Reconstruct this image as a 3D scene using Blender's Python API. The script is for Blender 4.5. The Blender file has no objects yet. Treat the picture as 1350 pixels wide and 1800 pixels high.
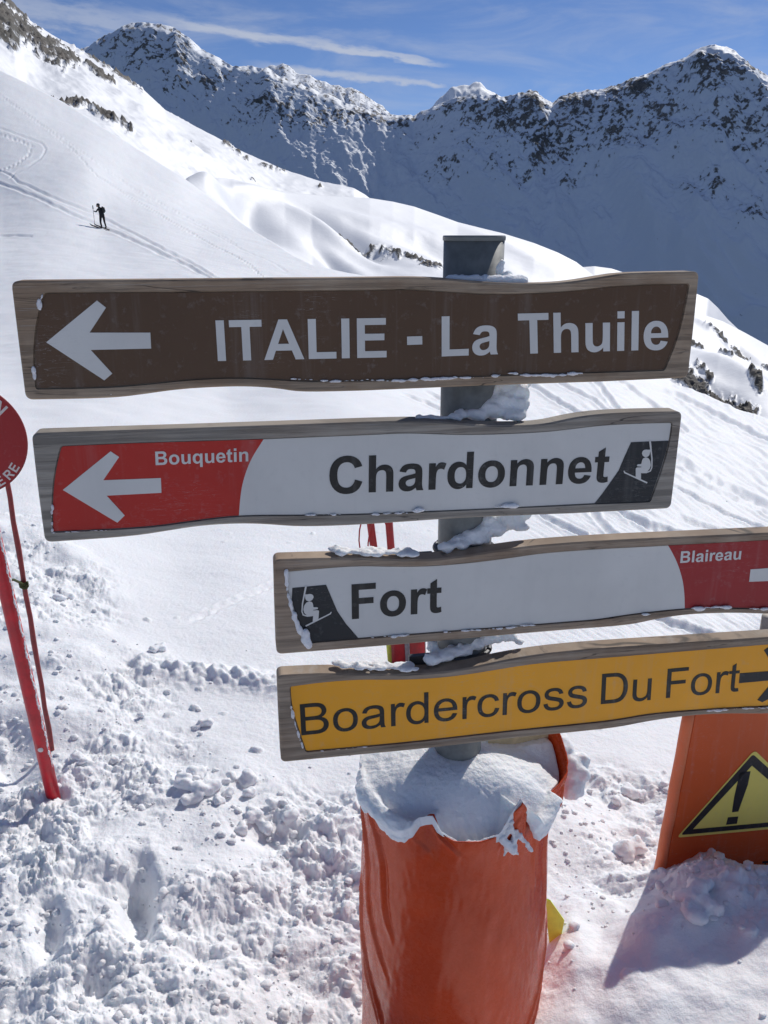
import bpy, bmesh, math, random
import numpy as np
from mathutils import Vector, Matrix
from mathutils import noise as mnoise

random.seed(7)
rng = np.random.default_rng(11)
SC = bpy.context.scene
COL = SC.collection

# ------------------------------------------------------------------ camera
H = 1.85                      # eye height above the trodden snow
PITCH = math.radians(18.4)
FPX = 1500.0                  # focal length in photo pixels (photo 1350x1800)
cam_d = bpy.data.cameras.new('camera')
cam = bpy.data.objects.new('camera', cam_d)
COL.objects.link(cam)
cam.location = (0, 0, H)
cam.rotation_euler = (math.pi / 2 - PITCH, 0, 0)
cam_d.sensor_fit = 'VERTICAL'
cam_d.sensor_height = 36.0
cam_d.lens = 36.0 * FPX / 1800.0
cam_d.clip_start = 0.05
cam_d.clip_end = 60000
SC.camera = cam

# ------------------------------------------------------------------ sun, sky, exposure
SUN_AZ = math.radians(32)     # to the right of straight ahead
SUN_EL = math.radians(39)
sun_dir = Vector((math.sin(SUN_AZ) * math.cos(SUN_EL), math.cos(SUN_AZ) * math.cos(SUN_EL), math.sin(SUN_EL)))
sl = bpy.data.lights.new('sun', 'SUN')
sl.energy = 3.35
sl.angle = math.radians(0.55)
sl.color = (1.0, 0.962, 0.90)
so = bpy.data.objects.new('sun', sl)
COL.objects.link(so)
so.rotation_euler = sun_dir.to_track_quat('Z', 'Y').to_euler()
so.location = (5, 8, 12)

SC.view_settings.view_transform = 'Standard'
SC.view_settings.look = 'None'
SC.view_settings.gamma = 1.0
SC.view_settings.exposure = 0.07
SC.view_settings.use_curve_mapping = False

world = bpy.data.worlds.new('World')
SC.world = world
world.use_nodes = True
wn = world.node_tree.nodes
wl = world.node_tree.links
wn.clear()


class NB:
    """tiny helper to write node graphs as expressions"""
    def __init__(s, nt):
        s.nt = nt

    def new(s, t, **kw):
        n = s.nt.nodes.new(t)
        for k, v in kw.items():
            setattr(n, k, v)
        return n

    def plug(s, sock, v):
        if isinstance(v, (int, float, tuple, list)):
            sock.default_value = v
        elif v is not None:
            s.nt.links.new(v, sock)

    def m(s, op, a, b=None, c=None, clamp=False):
        n = s.new('ShaderNodeMath', operation=op, use_clamp=clamp)
        for i, v in enumerate((a, b, c)):
            if v is not None:
                s.plug(n.inputs[i], v)
        return n.outputs[0]

    def ramp(s, v, a, b, smooth=True, lo=0.0, hi=1.0):
        n = s.new('ShaderNodeMapRange', interpolation_type='SMOOTHSTEP' if smooth else 'LINEAR')
        s.plug(n.inputs['Value'], v)
        n.inputs['From Min'].default_value = a
        n.inputs['From Max'].default_value = b
        n.inputs['To Min'].default_value = lo
        n.inputs['To Max'].default_value = hi
        return n.outputs['Result']

    def mix(s, f, a, b, blend='MIX'):
        n = s.new('ShaderNodeMix', data_type='RGBA', blend_type=blend)
        s.plug(n.inputs[0], f)
        s.plug(n.inputs[6], a)
        s.plug(n.inputs[7], b)
        return n.outputs[2]

    def noise(s, vec, scale, detail=4, rough=0.55, dist=0.0):
        n = s.new('ShaderNodeTexNoise')
        s.plug(n.inputs['Vector'], vec)
        n.inputs['Scale'].default_value = scale
        n.inputs['Detail'].default_value = detail
        n.inputs['Roughness'].default_value = rough
        n.inputs['Distortion'].default_value = dist
        return n.outputs['Fac']

    def mapping(s, vec, scale=(1, 1, 1), rot=(0, 0, 0), loc=(0, 0, 0)):
        n = s.new('ShaderNodeMapping')
        s.plug(n.inputs['Vector'], vec)
        n.inputs['Scale'].default_value = scale
        n.inputs['Rotation'].default_value = rot
        n.inputs['Location'].default_value = loc
        return n.outputs[0]

    def bump(s, h, strength, dist, normal=None):
        n = s.new('ShaderNodeBump')
        n.inputs['Strength'].default_value = strength
        n.inputs['Distance'].default_value = dist
        s.plug(n.inputs['Height'], h)
        if normal is not None:
            s.plug(n.inputs['Normal'], normal)
        return n.outputs[0]


CP, SP = math.cos(PITCH), math.sin(PITCH)


def ue(px, py):
    """photo pixel -> (x/y, z/y) slope of the ray through it (z from the eye)"""
    a = (np.asarray(px, float) - 675.0) / FPX
    b = (np.asarray(py, float) - 900.0) / FPX
    fwd = CP - b * SP
    return a / fwd, -(SP + b * CP) / fwd


def to_px(u, e):
    k = CP - e * SP                     # camera depth per unit of y
    return 675.0 + FPX * u / k, 900.0 + FPX * (-(e * CP) - SP) / k


def pt(px, py, D):
    u, e = ue(px, py)
    return Vector((float(u) * D, D, H + float(e) * D))


w = NB(world.node_tree)
sky = w.new('ShaderNodeTexSky', sky_type='NISHITA')
sky.sun_disc = False
sky.sun_elevation = SUN_EL
sky.sun_rotation = SUN_AZ
sky.altitude = 2400
sky.air_density = 0.85
sky.dust_density = 0.35
sky.ozone_density = 2.2
tc = w.new('ShaderNodeTexCoord')
sep = w.new('ShaderNodeSeparateXYZ')
w.plug(sep.inputs[0], tc.outputs['Generated'])
ysafe = w.m('MAXIMUM', sep.outputs[1], 0.02)
su = w.m('DIVIDE', sep.outputs[0], ysafe)
se = w.m('DIVIDE', sep.outputs[2], ysafe)
front = w.ramp(sep.outputs[1], 0.05, 0.3)


def streak(p0, p1, half0, half1, fade0, fade1, seed, amp):
    """one contrail between two sky directions (slopes), soft edged"""
    (u0, e0), (u1, e1) = ue(*p0), ue(*p1)
    L = math.hypot(u1 - u0, e1 - e0)
    tx, ty = (u1 - u0) / L, (e1 - e0) / L
    du = w.m('SUBTRACT', su, float(u0))
    de = w.m('SUBTRACT', se, float(e0))
    al = w.m('DIVIDE', w.m('ADD', w.m('MULTIPLY', du, tx), w.m('MULTIPLY', de, ty)), L)
    pe = w.m('ADD', w.m('MULTIPLY', du, -ty), w.m('MULTIPLY', de, tx))
    wob = w.new('ShaderNodeCombineXYZ')
    w.plug(wob.inputs[0], w.m('MULTIPLY', al, 9.0))
    w.plug(wob.inputs[1], w.m('MULTIPLY', pe, 90.0))
    wob.inputs[2].default_value = seed
    n1 = w.noise(wob.outputs[0], 1.0, 5, 0.6)
    pe2 = w.m('ADD', pe, w.m('MULTIPLY', w.m('SUBTRACT', n1, 0.5), half0 * 1.3))
    half = w.ramp(al, 0.0, 1.0, False, half0, half1)
    prof = w.ramp(w.m('DIVIDE', w.m('ABSOLUTE', pe2), half), 1.0, 0.15)
    end = w.m('MULTIPLY', w.ramp(al, 0.0, fade0), w.ramp(al, 1.0, 1.0 - fade1))
    tex = w.ramp(n1, 0.2, 0.62, True, 0.55, 1.0)
    return w.m('MULTIPLY', w.m('MULTIPLY', w.m('MULTIPLY', prof, end), tex), amp)


s1 = streak((60, 5), (810, 116), 0.0150, 0.0035, 0.45, 0.12, 1.3, 0.78)
s2 = streak((400, 112), (800, 152), 0.0095, 0.0035, 0.35, 0.1, 5.1, 0.72)
s3 = streak((-200, -20), (420, 70), 0.030, 0.012, 0.3, 0.4, 8.1, 0.5)
cv = w.mapping(tc.outputs['Generated'], (3.2, 3.2, 16.0), (0.0, 0.12, 0.3))
cir = w.noise(cv, 1.6, 6, 0.62, 0.6)
cirr = w.ramp(cir, 0.40, 0.80, True, 0.0, 0.42)
cl = w.m('MAXIMUM', w.m('MULTIPLY', w.m('MAXIMUM', w.m('MAXIMUM', s1, s2), s3), front), cirr)
skyt = w.mix(1.0, sky.outputs[0], (0.80, 0.925, 1.19, 1), 'MULTIPLY')
skyc = w.mix(cl, skyt, (8.0, 8.6, 9.9, 1))
bg = w.new('ShaderNodeBackground')
bg.inputs['Strength'].default_value = 0.064
w.plug(bg.inputs['Color'], skyc)
wo = w.new('ShaderNodeOutputWorld')
w.plug(wo.inputs['Surface'], bg.outputs[0])

# ------------------------------------------------------------------ object helpers


def tag(o, label=None, cat=None, group=None, kind=None):
    if label:
        o['label'] = label
    if cat:
        o['category'] = cat
    if group:
        o['group'] = group
    if kind:
        o['kind'] = kind
    return o


def empty(name, loc, label, cat, group=None):
    o = bpy.data.objects.new(name, None)
    COL.objects.link(o)
    o.location = loc
    o.empty_display_size = 0.05
    return tag(o, label, cat, group)


def mesh_np(name, V, F, mat=None, parent=None, smooth=True):
    """fast mesh from numpy quads / tris; V is in world space"""
    me = bpy.data.meshes.new(name)
    V = np.asarray(V, np.float32)
    if parent is not None:
        V = V - np.array(parent.location, np.float32)
    F = np.asarray(F, np.int32)
    n, k = F.shape
    me.vertices.add(len(V))
    me.vertices.foreach_set('co', V.ravel())
    me.loops.add(n * k)
    me.loops.foreach_set('vertex_index', F.ravel())
    me.polygons.add(n)
    me.polygons.foreach_set('loop_start', np.arange(0, n * k, k, dtype=np.int32))
    me.polygons.foreach_set('use_smooth', np.full(n, smooth))
    me.update(calc_edges=True)
    me.validate()
    o = bpy.data.objects.new(name, me)
    COL.objects.link(o)
    if mat:
        me.materials.append(mat)
    if parent is not None:
        o.parent = parent
    return o


def bm_obj(name, bm, mat=None, parent=None, smooth=False):
    if parent is not None:
        bmesh.ops.translate(bm, verts=bm.verts, vec=-Vector(parent.location))
    bmesh.ops.recalc_face_normals(bm, faces=bm.faces)
    me = bpy.data.meshes.new(name)
    bm.to_mesh(me)
    bm.free()
    for p in me.polygons:
        p.use_smooth = smooth
    o = bpy.data.objects.new(name, me)
    COL.objects.link(o)
    if mat:
        me.materials.append(mat)
    if parent is not None:
        o.parent = parent
    return o


def grid_faces(nr, nc):
    i = np.arange(nr * nc).reshape(nr, nc)
    return np.stack([i[:-1, :-1], i[:-1, 1:], i[1:, 1:], i[1:, :-1]], -1).reshape(-1, 4)


def tube(bm, pts, rads, seg=12, cap=True):
    rings = []
    n = len(pts)
    pts = [Vector(p) for p in pts]
    for i, p in enumerate(pts):
        d = (pts[min(i + 1, n - 1)] - pts[max(i - 1, 0)]).normalized()
        ref = Vector((0, 1, 0)) if abs(d.y) < 0.9 else Vector((1, 0, 0))
        a = d.cross(ref).normalized()
        b = d.cross(a)
        r = rads[i] if isinstance(rads, (list, tuple)) else rads
        rings.append([bm.verts.new(p + (a * math.cos(t) + b * math.sin(t)) * r)
                      for t in [2 * math.pi * k / seg for k in range(seg)]])
    for q, s in zip(rings, rings[1:]):
        for k in range(seg):
            bm.faces.new((q[k], q[(k + 1) % seg], s[(k + 1) % seg], s[k]))
    if cap:
        bm.faces.new(rings[0])
        bm.faces.new(rings[-1][::-1])


def box(bm, c, s, rot=None):
    m = Matrix.Translation(Vector(c)) @ (rot.to_4x4() if rot else Matrix()) @ Matrix.Diagonal((*s, 1))
    return bmesh.ops.create_cube(bm, size=1.0, matrix=m)['verts']


# ------------------------------------------------------------------ numpy noise
_perm = np.random.default_rng(5).permutation(4096).astype(np.int64)
_ang = np.random.default_rng(6).uniform(0, 2 * np.pi, 4096)
_gx, _gy = np.cos(_ang), np.sin(_ang)
_r1 = np.random.default_rng(8).random(4096)
_r2 = np.random.default_rng(9).random(4096)
_r3 = np.random.default_rng(10).random(4096)


def _h(ix, iy, seed=0):
    return _perm[(_perm[(ix + seed * 131) & 4095] + iy) & 4095]


def perlin(x, y, seed=0):
    ix = np.floor(x).astype(np.int64)
    iy = np.floor(y).astype(np.int64)
    fx, fy = x - ix, y - iy
    ux = fx * fx * fx * (fx * (fx * 6 - 15) + 10)
    uy = fy * fy * fy * (fy * (fy * 6 - 15) + 10)

    def g(dx, dy):
        h = _h(ix + dx, iy + dy, seed)
        return _gx[h] * (fx - dx) + _gy[h] * (fy - dy)
    a = g(0, 0) * (1 - ux) + g(1, 0) * ux
    b = g(0, 1) * (1 - ux) + g(1, 1) * ux
    return (a * (1 - uy) + b * uy) * 1.5


def fbm(x, y, oct=4, gain=0.5, seed=0, kind=0):
    s = np.zeros_like(x)
    a, f, t = 1.0, 1.0, 0.0
    for o in range(oct):
        n = perlin(x * f + 17.3 * o, y * f - 9.1 * o, seed + o)
        if kind == 1:
            n = 1 - 2 * np.abs(n)          # ridged
        elif kind == 2:
            n = 2 * np.abs(n) - 0.6        # billow: round lumps, sharp creases
        s += a * n
        t += a
        a *= gain
        f *= 2.03
    return s / t


def domes(x, y, cell, seed=0, keep=0.7, rmin=0.35, rmax=0.75):
    """height field of scattered rounded lumps (0..~0.7 cell)"""
    X, Y = x / cell, y / cell
    ix = np.floor(X).astype(np.int64)
    iy = np.floor(Y).astype(np.int64)
    out = np.zeros_like(X)
    for dx in (-1, 0, 1):
        for dy in (-1, 0, 1):
            h = _h(ix + dx, iy + dy, seed)
            cx = ix + dx + 0.15 + 0.7 * _r1[h]
            cy = iy + dy + 0.15 + 0.7 * _r2[h]
            r = (rmin + (rmax - rmin) * _r3[h]) * (_r1[(h * 7 + 3) & 4095] < keep)
            d2 = (X - cx) ** 2 + (Y - cy) ** 2
            z = np.sqrt(np.maximum(r * r - d2, 0))
            out = np.maximum(out, z)
    return out * cell


def rbf_fit(P, v, smooth=1e-6):
    P = np.asarray(P, float)
    v = np.asarray(v, float)
    n = len(P)
    d = np.linalg.norm(P[:, None] - P[None], axis=-1)
    K = np.where(d > 0, d * d * np.log(d + 1e-12), 0) + np.eye(n) * smooth
    A = np.zeros((n + 3, n + 3))
    A[:n, :n] = K
    A[:n, n] = 1
    A[:n, n + 1:] = P
    A[n, :n] = 1
    A[n + 1:, :n] = P.T
    return P, np.linalg.solve(A, np.r_[v, 0, 0, 0])


def rbf_eval(fit, X, Y):
    P, c = fit
    n = len(P)
    out = c[n] + c[n + 1] * X + c[n + 2] * Y
    for k in range(n):
        d2 = (X - P[k, 0]) ** 2 + (Y - P[k, 1]) ** 2
        out += c[k] * 0.5 * d2 * np.log(d2 + 1e-18)
    return out


def seg_dist(px, py, poly):
    """distance to a polyline and the parameter along it (lengths in px)"""
    best = np.full(px.shape, 1e9)
    par = np.zeros(px.shape)
    side = np.zeros(px.shape)
    L0 = 0.0
    for (x0, y0), (x1, y1) in zip(poly, poly[1:]):
        dx, dy = x1 - x0, y1 - y0
        L = math.hypot(dx, dy)
        t = np.clip(((px - x0) * dx + (py - y0) * dy) / (L * L), 0, 1)
        d = np.hypot(px - x0 - t * dx, py - y0 - t * dy)
        m = d < best
        best = np.where(m, d, best)
        par = np.where(m, L0 + t * L, par)
        side = np.where(m, ((px - x0) * dy - (py - y0) * dx) / L, side)
        L0 += L
    return best, par, side


def sstep(x, a, b):
    t = np.clip((x - a) / (b - a), 0, 1)
    return t * t * (3 - 2 * t)


# ------------------------------------------------------------------ materials
def material(name):
    m = bpy.data.materials.new(name)
    m.use_nodes = True
    nt = m.node_tree
    nt.nodes.clear()
    b = NB(nt)
    bs = b.new('ShaderNodeBsdfPrincipled')
    out = b.new('ShaderNodeOutputMaterial')
    nt.links.new(bs.outputs[0], out.inputs[0])
    return m, b, bs


def snow_material(name, col=(0.86, 0.88, 0.91, 1), near=False, fine=0.0):
    m, b, bs = material(name)
    g = b.new('ShaderNodeNewGeometry')
    pos = g.outputs['Position']
    bs.inputs['Roughness'].default_value = 0.62
    bs.inputs['Specular IOR Level'].default_value = 0.35
    if near:
        n1 = b.noise(pos, 55, 5, 0.62)
        n2 = b.noise(pos, 420, 3, 0.6)
        h = b.m('ADD', b.m('MULTIPLY', n1, 1.0), b.m('MULTIPLY', n2, 0.22))
        nm = b.bump(h, 0.55, 0.009)
        b.plug(bs.inputs['Normal'], nm)
        b.plug(bs.inputs['Base Color'], b.mix(b.ramp(n1, 0.3, 0.7), tuple(c * 0.97 for c in col[:3]) + (1,), col))
        bs.inputs['Subsurface Weight'].default_value = 0.35
        bs.inputs['Subsurface Radius'].default_value = (0.6, 0.85, 1.0)
        bs.inputs['Subsurface Scale'].default_value = 0.03
        # sparkling facets: a few ice grains mirror the sun
        vo = b.new('ShaderNodeTexVoronoi')
        vo.inputs['Scale'].default_value = 420
        b.plug(vo.inputs['Vector'], pos)
        sp = b.ramp(b.m('MULTIPLY', vo.outputs['Color'], 1.0), 0.965, 0.985)
        b.plug(bs.inputs['Coat Weight'], b.m('MULTIPLY', sp, 0.6))
        bs.inputs['Coat Roughness'].default_value = 0.18
        cn = b.new('ShaderNodeNormalMap')
        cn.space = 'WORLD'
        cc = b.new('ShaderNodeVectorMath', operation='MULTIPLY_ADD')
        b.plug(cc.inputs[0], vo.outputs['Color'])
        cc.inputs[1].default_value = (0.9, 0.9, 0.0)
        cc.inputs[2].default_value = (0.05, 0.05, 1.0)
        b.plug(cn.inputs['Color'], cc.outputs[0])
        b.plug(bs.inputs['Coat Normal'], cn.outputs[0])
    else:
        b.plug(bs.inputs['Base Color'], col)
        if fine:
            n1 = b.noise(pos, fine, 5, 0.6)
            b.plug(bs.inputs['Normal'], b.bump(n1, 0.35, 0.4 / fine))
    return m


def mountain_material(name, snow=(0.84, 0.865, 0.90, 1), rock_scale=0.05, bump_d=3.0, rough=0.6, amp=0.95, soft=0.56, lit=1.0):
    """snow with rock where the 'rock' attribute of the mesh says the rock breaks through"""
    m, b, bs = material(name)
    g = b.new('ShaderNodeNewGeometry')
    pos = g.outputs['Position']
    at = b.new('ShaderNodeAttribute')
    at.attribute_name = 'rock'
    n1 = b.noise(pos, rock_scale, 6, 0.68)
    n2 = b.noise(pos, rock_scale * 3.7, 5, 0.65)
    n3 = b.noise(pos, rock_scale * 0.3, 3, 0.6)
    v = b.m('ADD', at.outputs['Fac'], b.m('MULTIPLY', b.m('SUBTRACT', b.m('ADD', n1, n2), 1.0), amp))
    f = b.ramp(v, 0.44, soft)
    rc = b.mix(b.ramp(n2, 0.3, 0.7), (0.08 * lit, 0.076 * lit, 0.078 * lit, 1), (0.26 * lit, 0.23 * lit, 0.20 * lit, 1))
    rc = b.mix(b.ramp(n3, 0.45, 0.65, True, 0, 0.6), rc, (0.10 * lit, 0.105 * lit, 0.09 * lit, 1))
    b.plug(bs.inputs['Base Color'], b.mix(f, snow, rc))
    b.plug(bs.inputs['Roughness'], b.ramp(f, 0, 1, False, rough, 0.85))
    hh = b.m('ADD', b.m('MULTIPLY', n1, 0.4), b.m('MULTIPLY', b.m('MULTIPLY', n2, f), 1.2))
    b.plug(bs.inputs['Normal'], b.bump(hh, 0.7, bump_d))
    return m


def simple(name, col, rough=0.5, spec=0.5, metal=0.0, var=0.0, vscale=20, bump=0.0, coat=0.0):
    m, b, bs = material(name)
    g = b.new('ShaderNodeNewGeometry')
    if var:
        n = b.noise(g.outputs['Position'], vscale, 5, 0.6)
        lo = tuple(max(0, c * (1 - var)) for c in col[:3]) + (1,)
        hi = tuple(min(1, c * (1 + var)) for c in col[:3]) + (1,)
        b.plug(bs.inputs['Base Color'], b.mix(b.ramp(n, 0.3, 0.7), lo, hi))
        b.plug(bs.inputs['Roughness'], b.ramp(n, 0.3, 0.7, True, rough * 0.8, min(1, rough * 1.25)))
        if bump:
            b.plug(bs.inputs['Normal'], b.bump(n, 0.5, bump))
    else:
        bs.inputs['Base Color'].default_value = tuple(col[:3]) + (1,)
        bs.inputs['Roughness'].default_value = rough
    bs.inputs['Specular IOR Level'].default_value = spec
    bs.inputs['Metallic'].default_value = metal
    bs.inputs['Coat Weight'].default_value = coat
    return m


def wood_material(name, tint=(0.27, 0.235, 0.20), seed=0.0, warm=0.3):
    m, b, bs = material(name)
    g = b.new('ShaderNodeNewGeometry')
    v = b.mapping(g.outputs['Position'], (3.2, 3.2, 75.0), (0, 0, 0), (seed, seed, seed))
    v2 = b.mapping(g.outputs['Position'], (9.0, 9.0, 420.0), (0, 0, 0), (seed, 0, seed))
    a = b.noise(v, 1.0, 5, 0.6, 0.35)
    c = b.noise(v2, 1.0, 4, 0.65, 0.2)
    d = b.noise(g.outputs['Position'], 6.0, 4, 0.6)
    base = b.mix(b.ramp(a, 0.32, 0.68), tuple(t * 0.62 for t in tint) + (1,), tuple(t * 1.25 for t in tint) + (1,))
    base = b.mix(b.ramp(d, 0.42, 0.66, True, 0, warm), base, (0.20, 0.115, 0.06, 1))
    base = b.mix(b.ramp(c, 0.60, 0.72, True, 0, 0.75), base, (0.045, 0.038, 0.033, 1))
    k = b.noise(b.mapping(g.outputs['Position'], (1.6, 1.6, 26.0), (0, 0, 0), (seed, 2, seed)), 1.0, 3, 0.5, 1.2)
    crack = b.m('MULTIPLY', b.ramp(b.m('ABSOLUTE', b.m('SUBTRACT', k, 0.5)), 0.010, 0.002), b.ramp(d, 0.45, 0.6))
    base = b.mix(b.m('MULTIPLY', crack, 0.8), base, (0.03, 0.026, 0.022, 1))
    base = b.mix(b.ramp(c, 0.42, 0.30, True, 0, 0.35), base, (0.42, 0.40, 0.37, 1))
    b.plug(bs.inputs['Base Color'], base)
    bs.inputs['Roughness'].default_value = 0.82
    b.plug(bs.inputs['Normal'], b.bump(b.m('ADD', b.m('MULTIPLY', a, 0.6), c), 0.9, 0.0016))
    return m


M = {}
M['snow_near'] = snow_material('snow_near', near=True)
M['snow_pack'] = snow_material('snow_pack', near=True)
M['wood_a'] = wood_material('weathered_wood_brown', (0.36, 0.275, 0.195), 0.0, 0.5)
M['wood_b'] = wood_material('weathered_wood_grey', (0.32, 0.285, 0.24), 3.1, 0.2)
M['wood_c'] = wood_material('weathered_wood_warm', (0.36, 0.275, 0.20), 7.7, 0.5)
M['wood_d'] = wood_material('weathered_wood_dull', (0.34, 0.265, 0.195), 5.2, 0.4)

# ================================================================== TERRAIN
def crest_fn(poly):
    """crest given in photo pixels -> function e(u)"""
    P = np.array(poly, float)
    u, e = ue(P[:, 0], P[:, 1])
    o = np.argsort(u)
    u, e = u[o], e[o]

    def f(x):
        return np.interp(x, u, e)
    return f


def near_D0(e):
    s = -e
    return np.where(s > 0.25, H / np.maximum(s, 0.25), np.exp(math.log(H / 0.25) + 4.0 * (0.25 - s)))


# ---- near and middle ground: (px, py, kind, value)  kind z = height, D = distance
CTRL = [
    (-300, 1800, 'z', .0), (100, 1800, 'z', .02), (400, 1800, 'z', -.04), (600, 1795, 'z', -.11), (740, 1800, 'z', -.06), (950, 1800, 'z', .10), (1200, 1800, 'z', .16), (1600, 1800, 'z', .18),
    (-300, 1600, 'z', .05), (100, 1600, 'z', .03), (350, 1600, 'z', .0), (600, 1650, 'z', -.05), (1000, 1650, 'z', .10), (1150, 1640, 'z', .17), (1350, 1640, 'z', .19), (1600, 1640, 'z', .2),
    (1010, 1560, 'z', .03), (1100, 1560, 'z', .06), (1220, 1560, 'z', .09), (1350, 1560, 'z', .10), (1600, 1560, 'z', .10),
    (-300, 1400, 'z', .05), (90, 1396, 'z', .0), (350, 1400, 'z', .03), (600, 1400, 'z', -.01), (800, 1400, 'z', .0), (1050, 1400, 'z', .0), (1250, 1400, 'z', -.02), (1600, 1400, 'z', .0),
    (-300, 1200, 'z', .02), (60, 1200, 'z', .03), (300, 1200, 'z', -.05), (500, 1200, 'z', -.07), (800, 1200, 'z', -.06), (1100, 1200, 'z', -.10), (1350, 1200, 'z', -.12), (1700, 1200, 'z', -.12),
    (-300, 1000, 'z', .10), (40, 1000, 'z', .05), (300, 1000, 'z', -.18), (600, 1000, 'z', -.25), (900, 1000, 'z', -.3), (1350, 1000, 'z', -.35), (1700, 1000, 'z', -.35),
    (-300, 850, 'D', 6.5), (60, 850, 'D', 6.6), (400, 850, 'D', 7.6), (800, 850, 'D', 8.2), (1200, 850, 'D', 9.0), (1600, 850, 'D', 9.5),
    (-300, 700, 'D', 12), (60, 700, 'D', 13.5), (400, 700, 'D', 16), (800, 700, 'D', 20), (1100, 700, 'D', 24), (1350, 745, 'D', 22), (1700, 820, 'D', 20),
    (1165, 675, 'D', 34), (900, 590, 'D', 48), (600, 600, 'D', 27), (100, 600, 'D', 21),
    (-300, 500, 'D', 32), (60, 500, 'D', 36), (350, 500, 'D', 40), (669, 490, 'D', 70), (550, 480, 'D', 62),
    (-300, 380, 'D', 62), (0, 400, 'D', 62), (180, 402, 'D', 66), (350, 440, 'D', 64), (430, 396, 'D', 92),
    (-300, 250, 'D', 88), (0, 280, 'D', 84), (150, 300, 'D', 84), (321, 312, 'D', 106),
    (-300, 60, 'D', 125), (0, 150, 'D', 114), (120, 215, 'D', 108), (223, 250, 'D', 112), (-300, -100, 'D', 150),
]
Pc, vc = [], []
for px_, py_, k_, v_ in CTRL:
    u_, e_ = ue(px_, py_)
    D_ = (v_ - H) / e_ if k_ == 'z' else v_
    Pc.append((float(u_), float(e_) * 1.0))
    vc.append(math.log(float(D_) / float(near_D0(e_))))
fitD = rbf_fit(Pc, vc, 2e-4)
crest1 = crest_fn([(-900, -420), (-300, -60), (0, 122), (110, 180), (223, 249), (321, 311), (430, 394), (490, 432), (550, 467), (610, 480), (669, 489), (760, 520),
                   (850, 560), (1000, 622), (1090, 650), (1165, 673), (1240, 700), (1290, 722), (1350, 740), (1600, 800), (2200, 900)])

CH = [(20, 950, 1), (60, 1000, 1), (100, 1100, 1), (60, 1200, 1), (150, 1200, 1), (200, 1290, 1), (330, 1370, 1), (430, 1400, 1), (560, 1420, .8), (600, 1500, .9),
      (150, 1110, .8), (-100, 1000, 1), (-200, 1300, 1), (0, 1400, 1), (0, 1800, 1), (300, 1800, .9), (600, 1800, .9), (150, 1600, .75), (300, 1500, .8), (450, 1600, .9),
      (1050, 1390, .9), (1150, 1450, 1), (1020, 1500, .9), (1100, 1380, .9), (1000, 1420, .8), (1250, 1500, .6), (1100, 1540, .6), (1400, 1500, .6),
      (210, 1080, .25), (270, 1140, .35), (270, 1230, .5), (330, 1200, .25), (400, 1195, .32), (480, 1195, .4), (30, 860, .05), (60, 905, .5), (-200, 880, .6),
      (150, 900, 0), (250, 1000, 0), (350, 1080, 0), (450, 1130, -.1), (450, 1000, 0), (420, 1275, -.1), (480, 1300, 0), (370, 1300, .3), (1100, 1290, 0), (1000, 1310, .2), (1200, 1320, .1),
      (1250, 900, 0), (800, 900, 0), (600, 700, 0), (100, 700, 0), (1300, 1720, -.05), (1150, 1700, 0), (1050, 1760, .05), (1500, 1700, 0), (1300, 1640, .45), (1130, 1600, .6), (1230, 1600, .5), (1020, 1620, .5), (1200, 1660, .2), (700, 1250, .1), (850, 1300, .3)]
fitC = rbf_fit([(a / 1000, b / 1000) for a, b, _ in CH], [c for _, _, c in CH], 2e-3)

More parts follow.
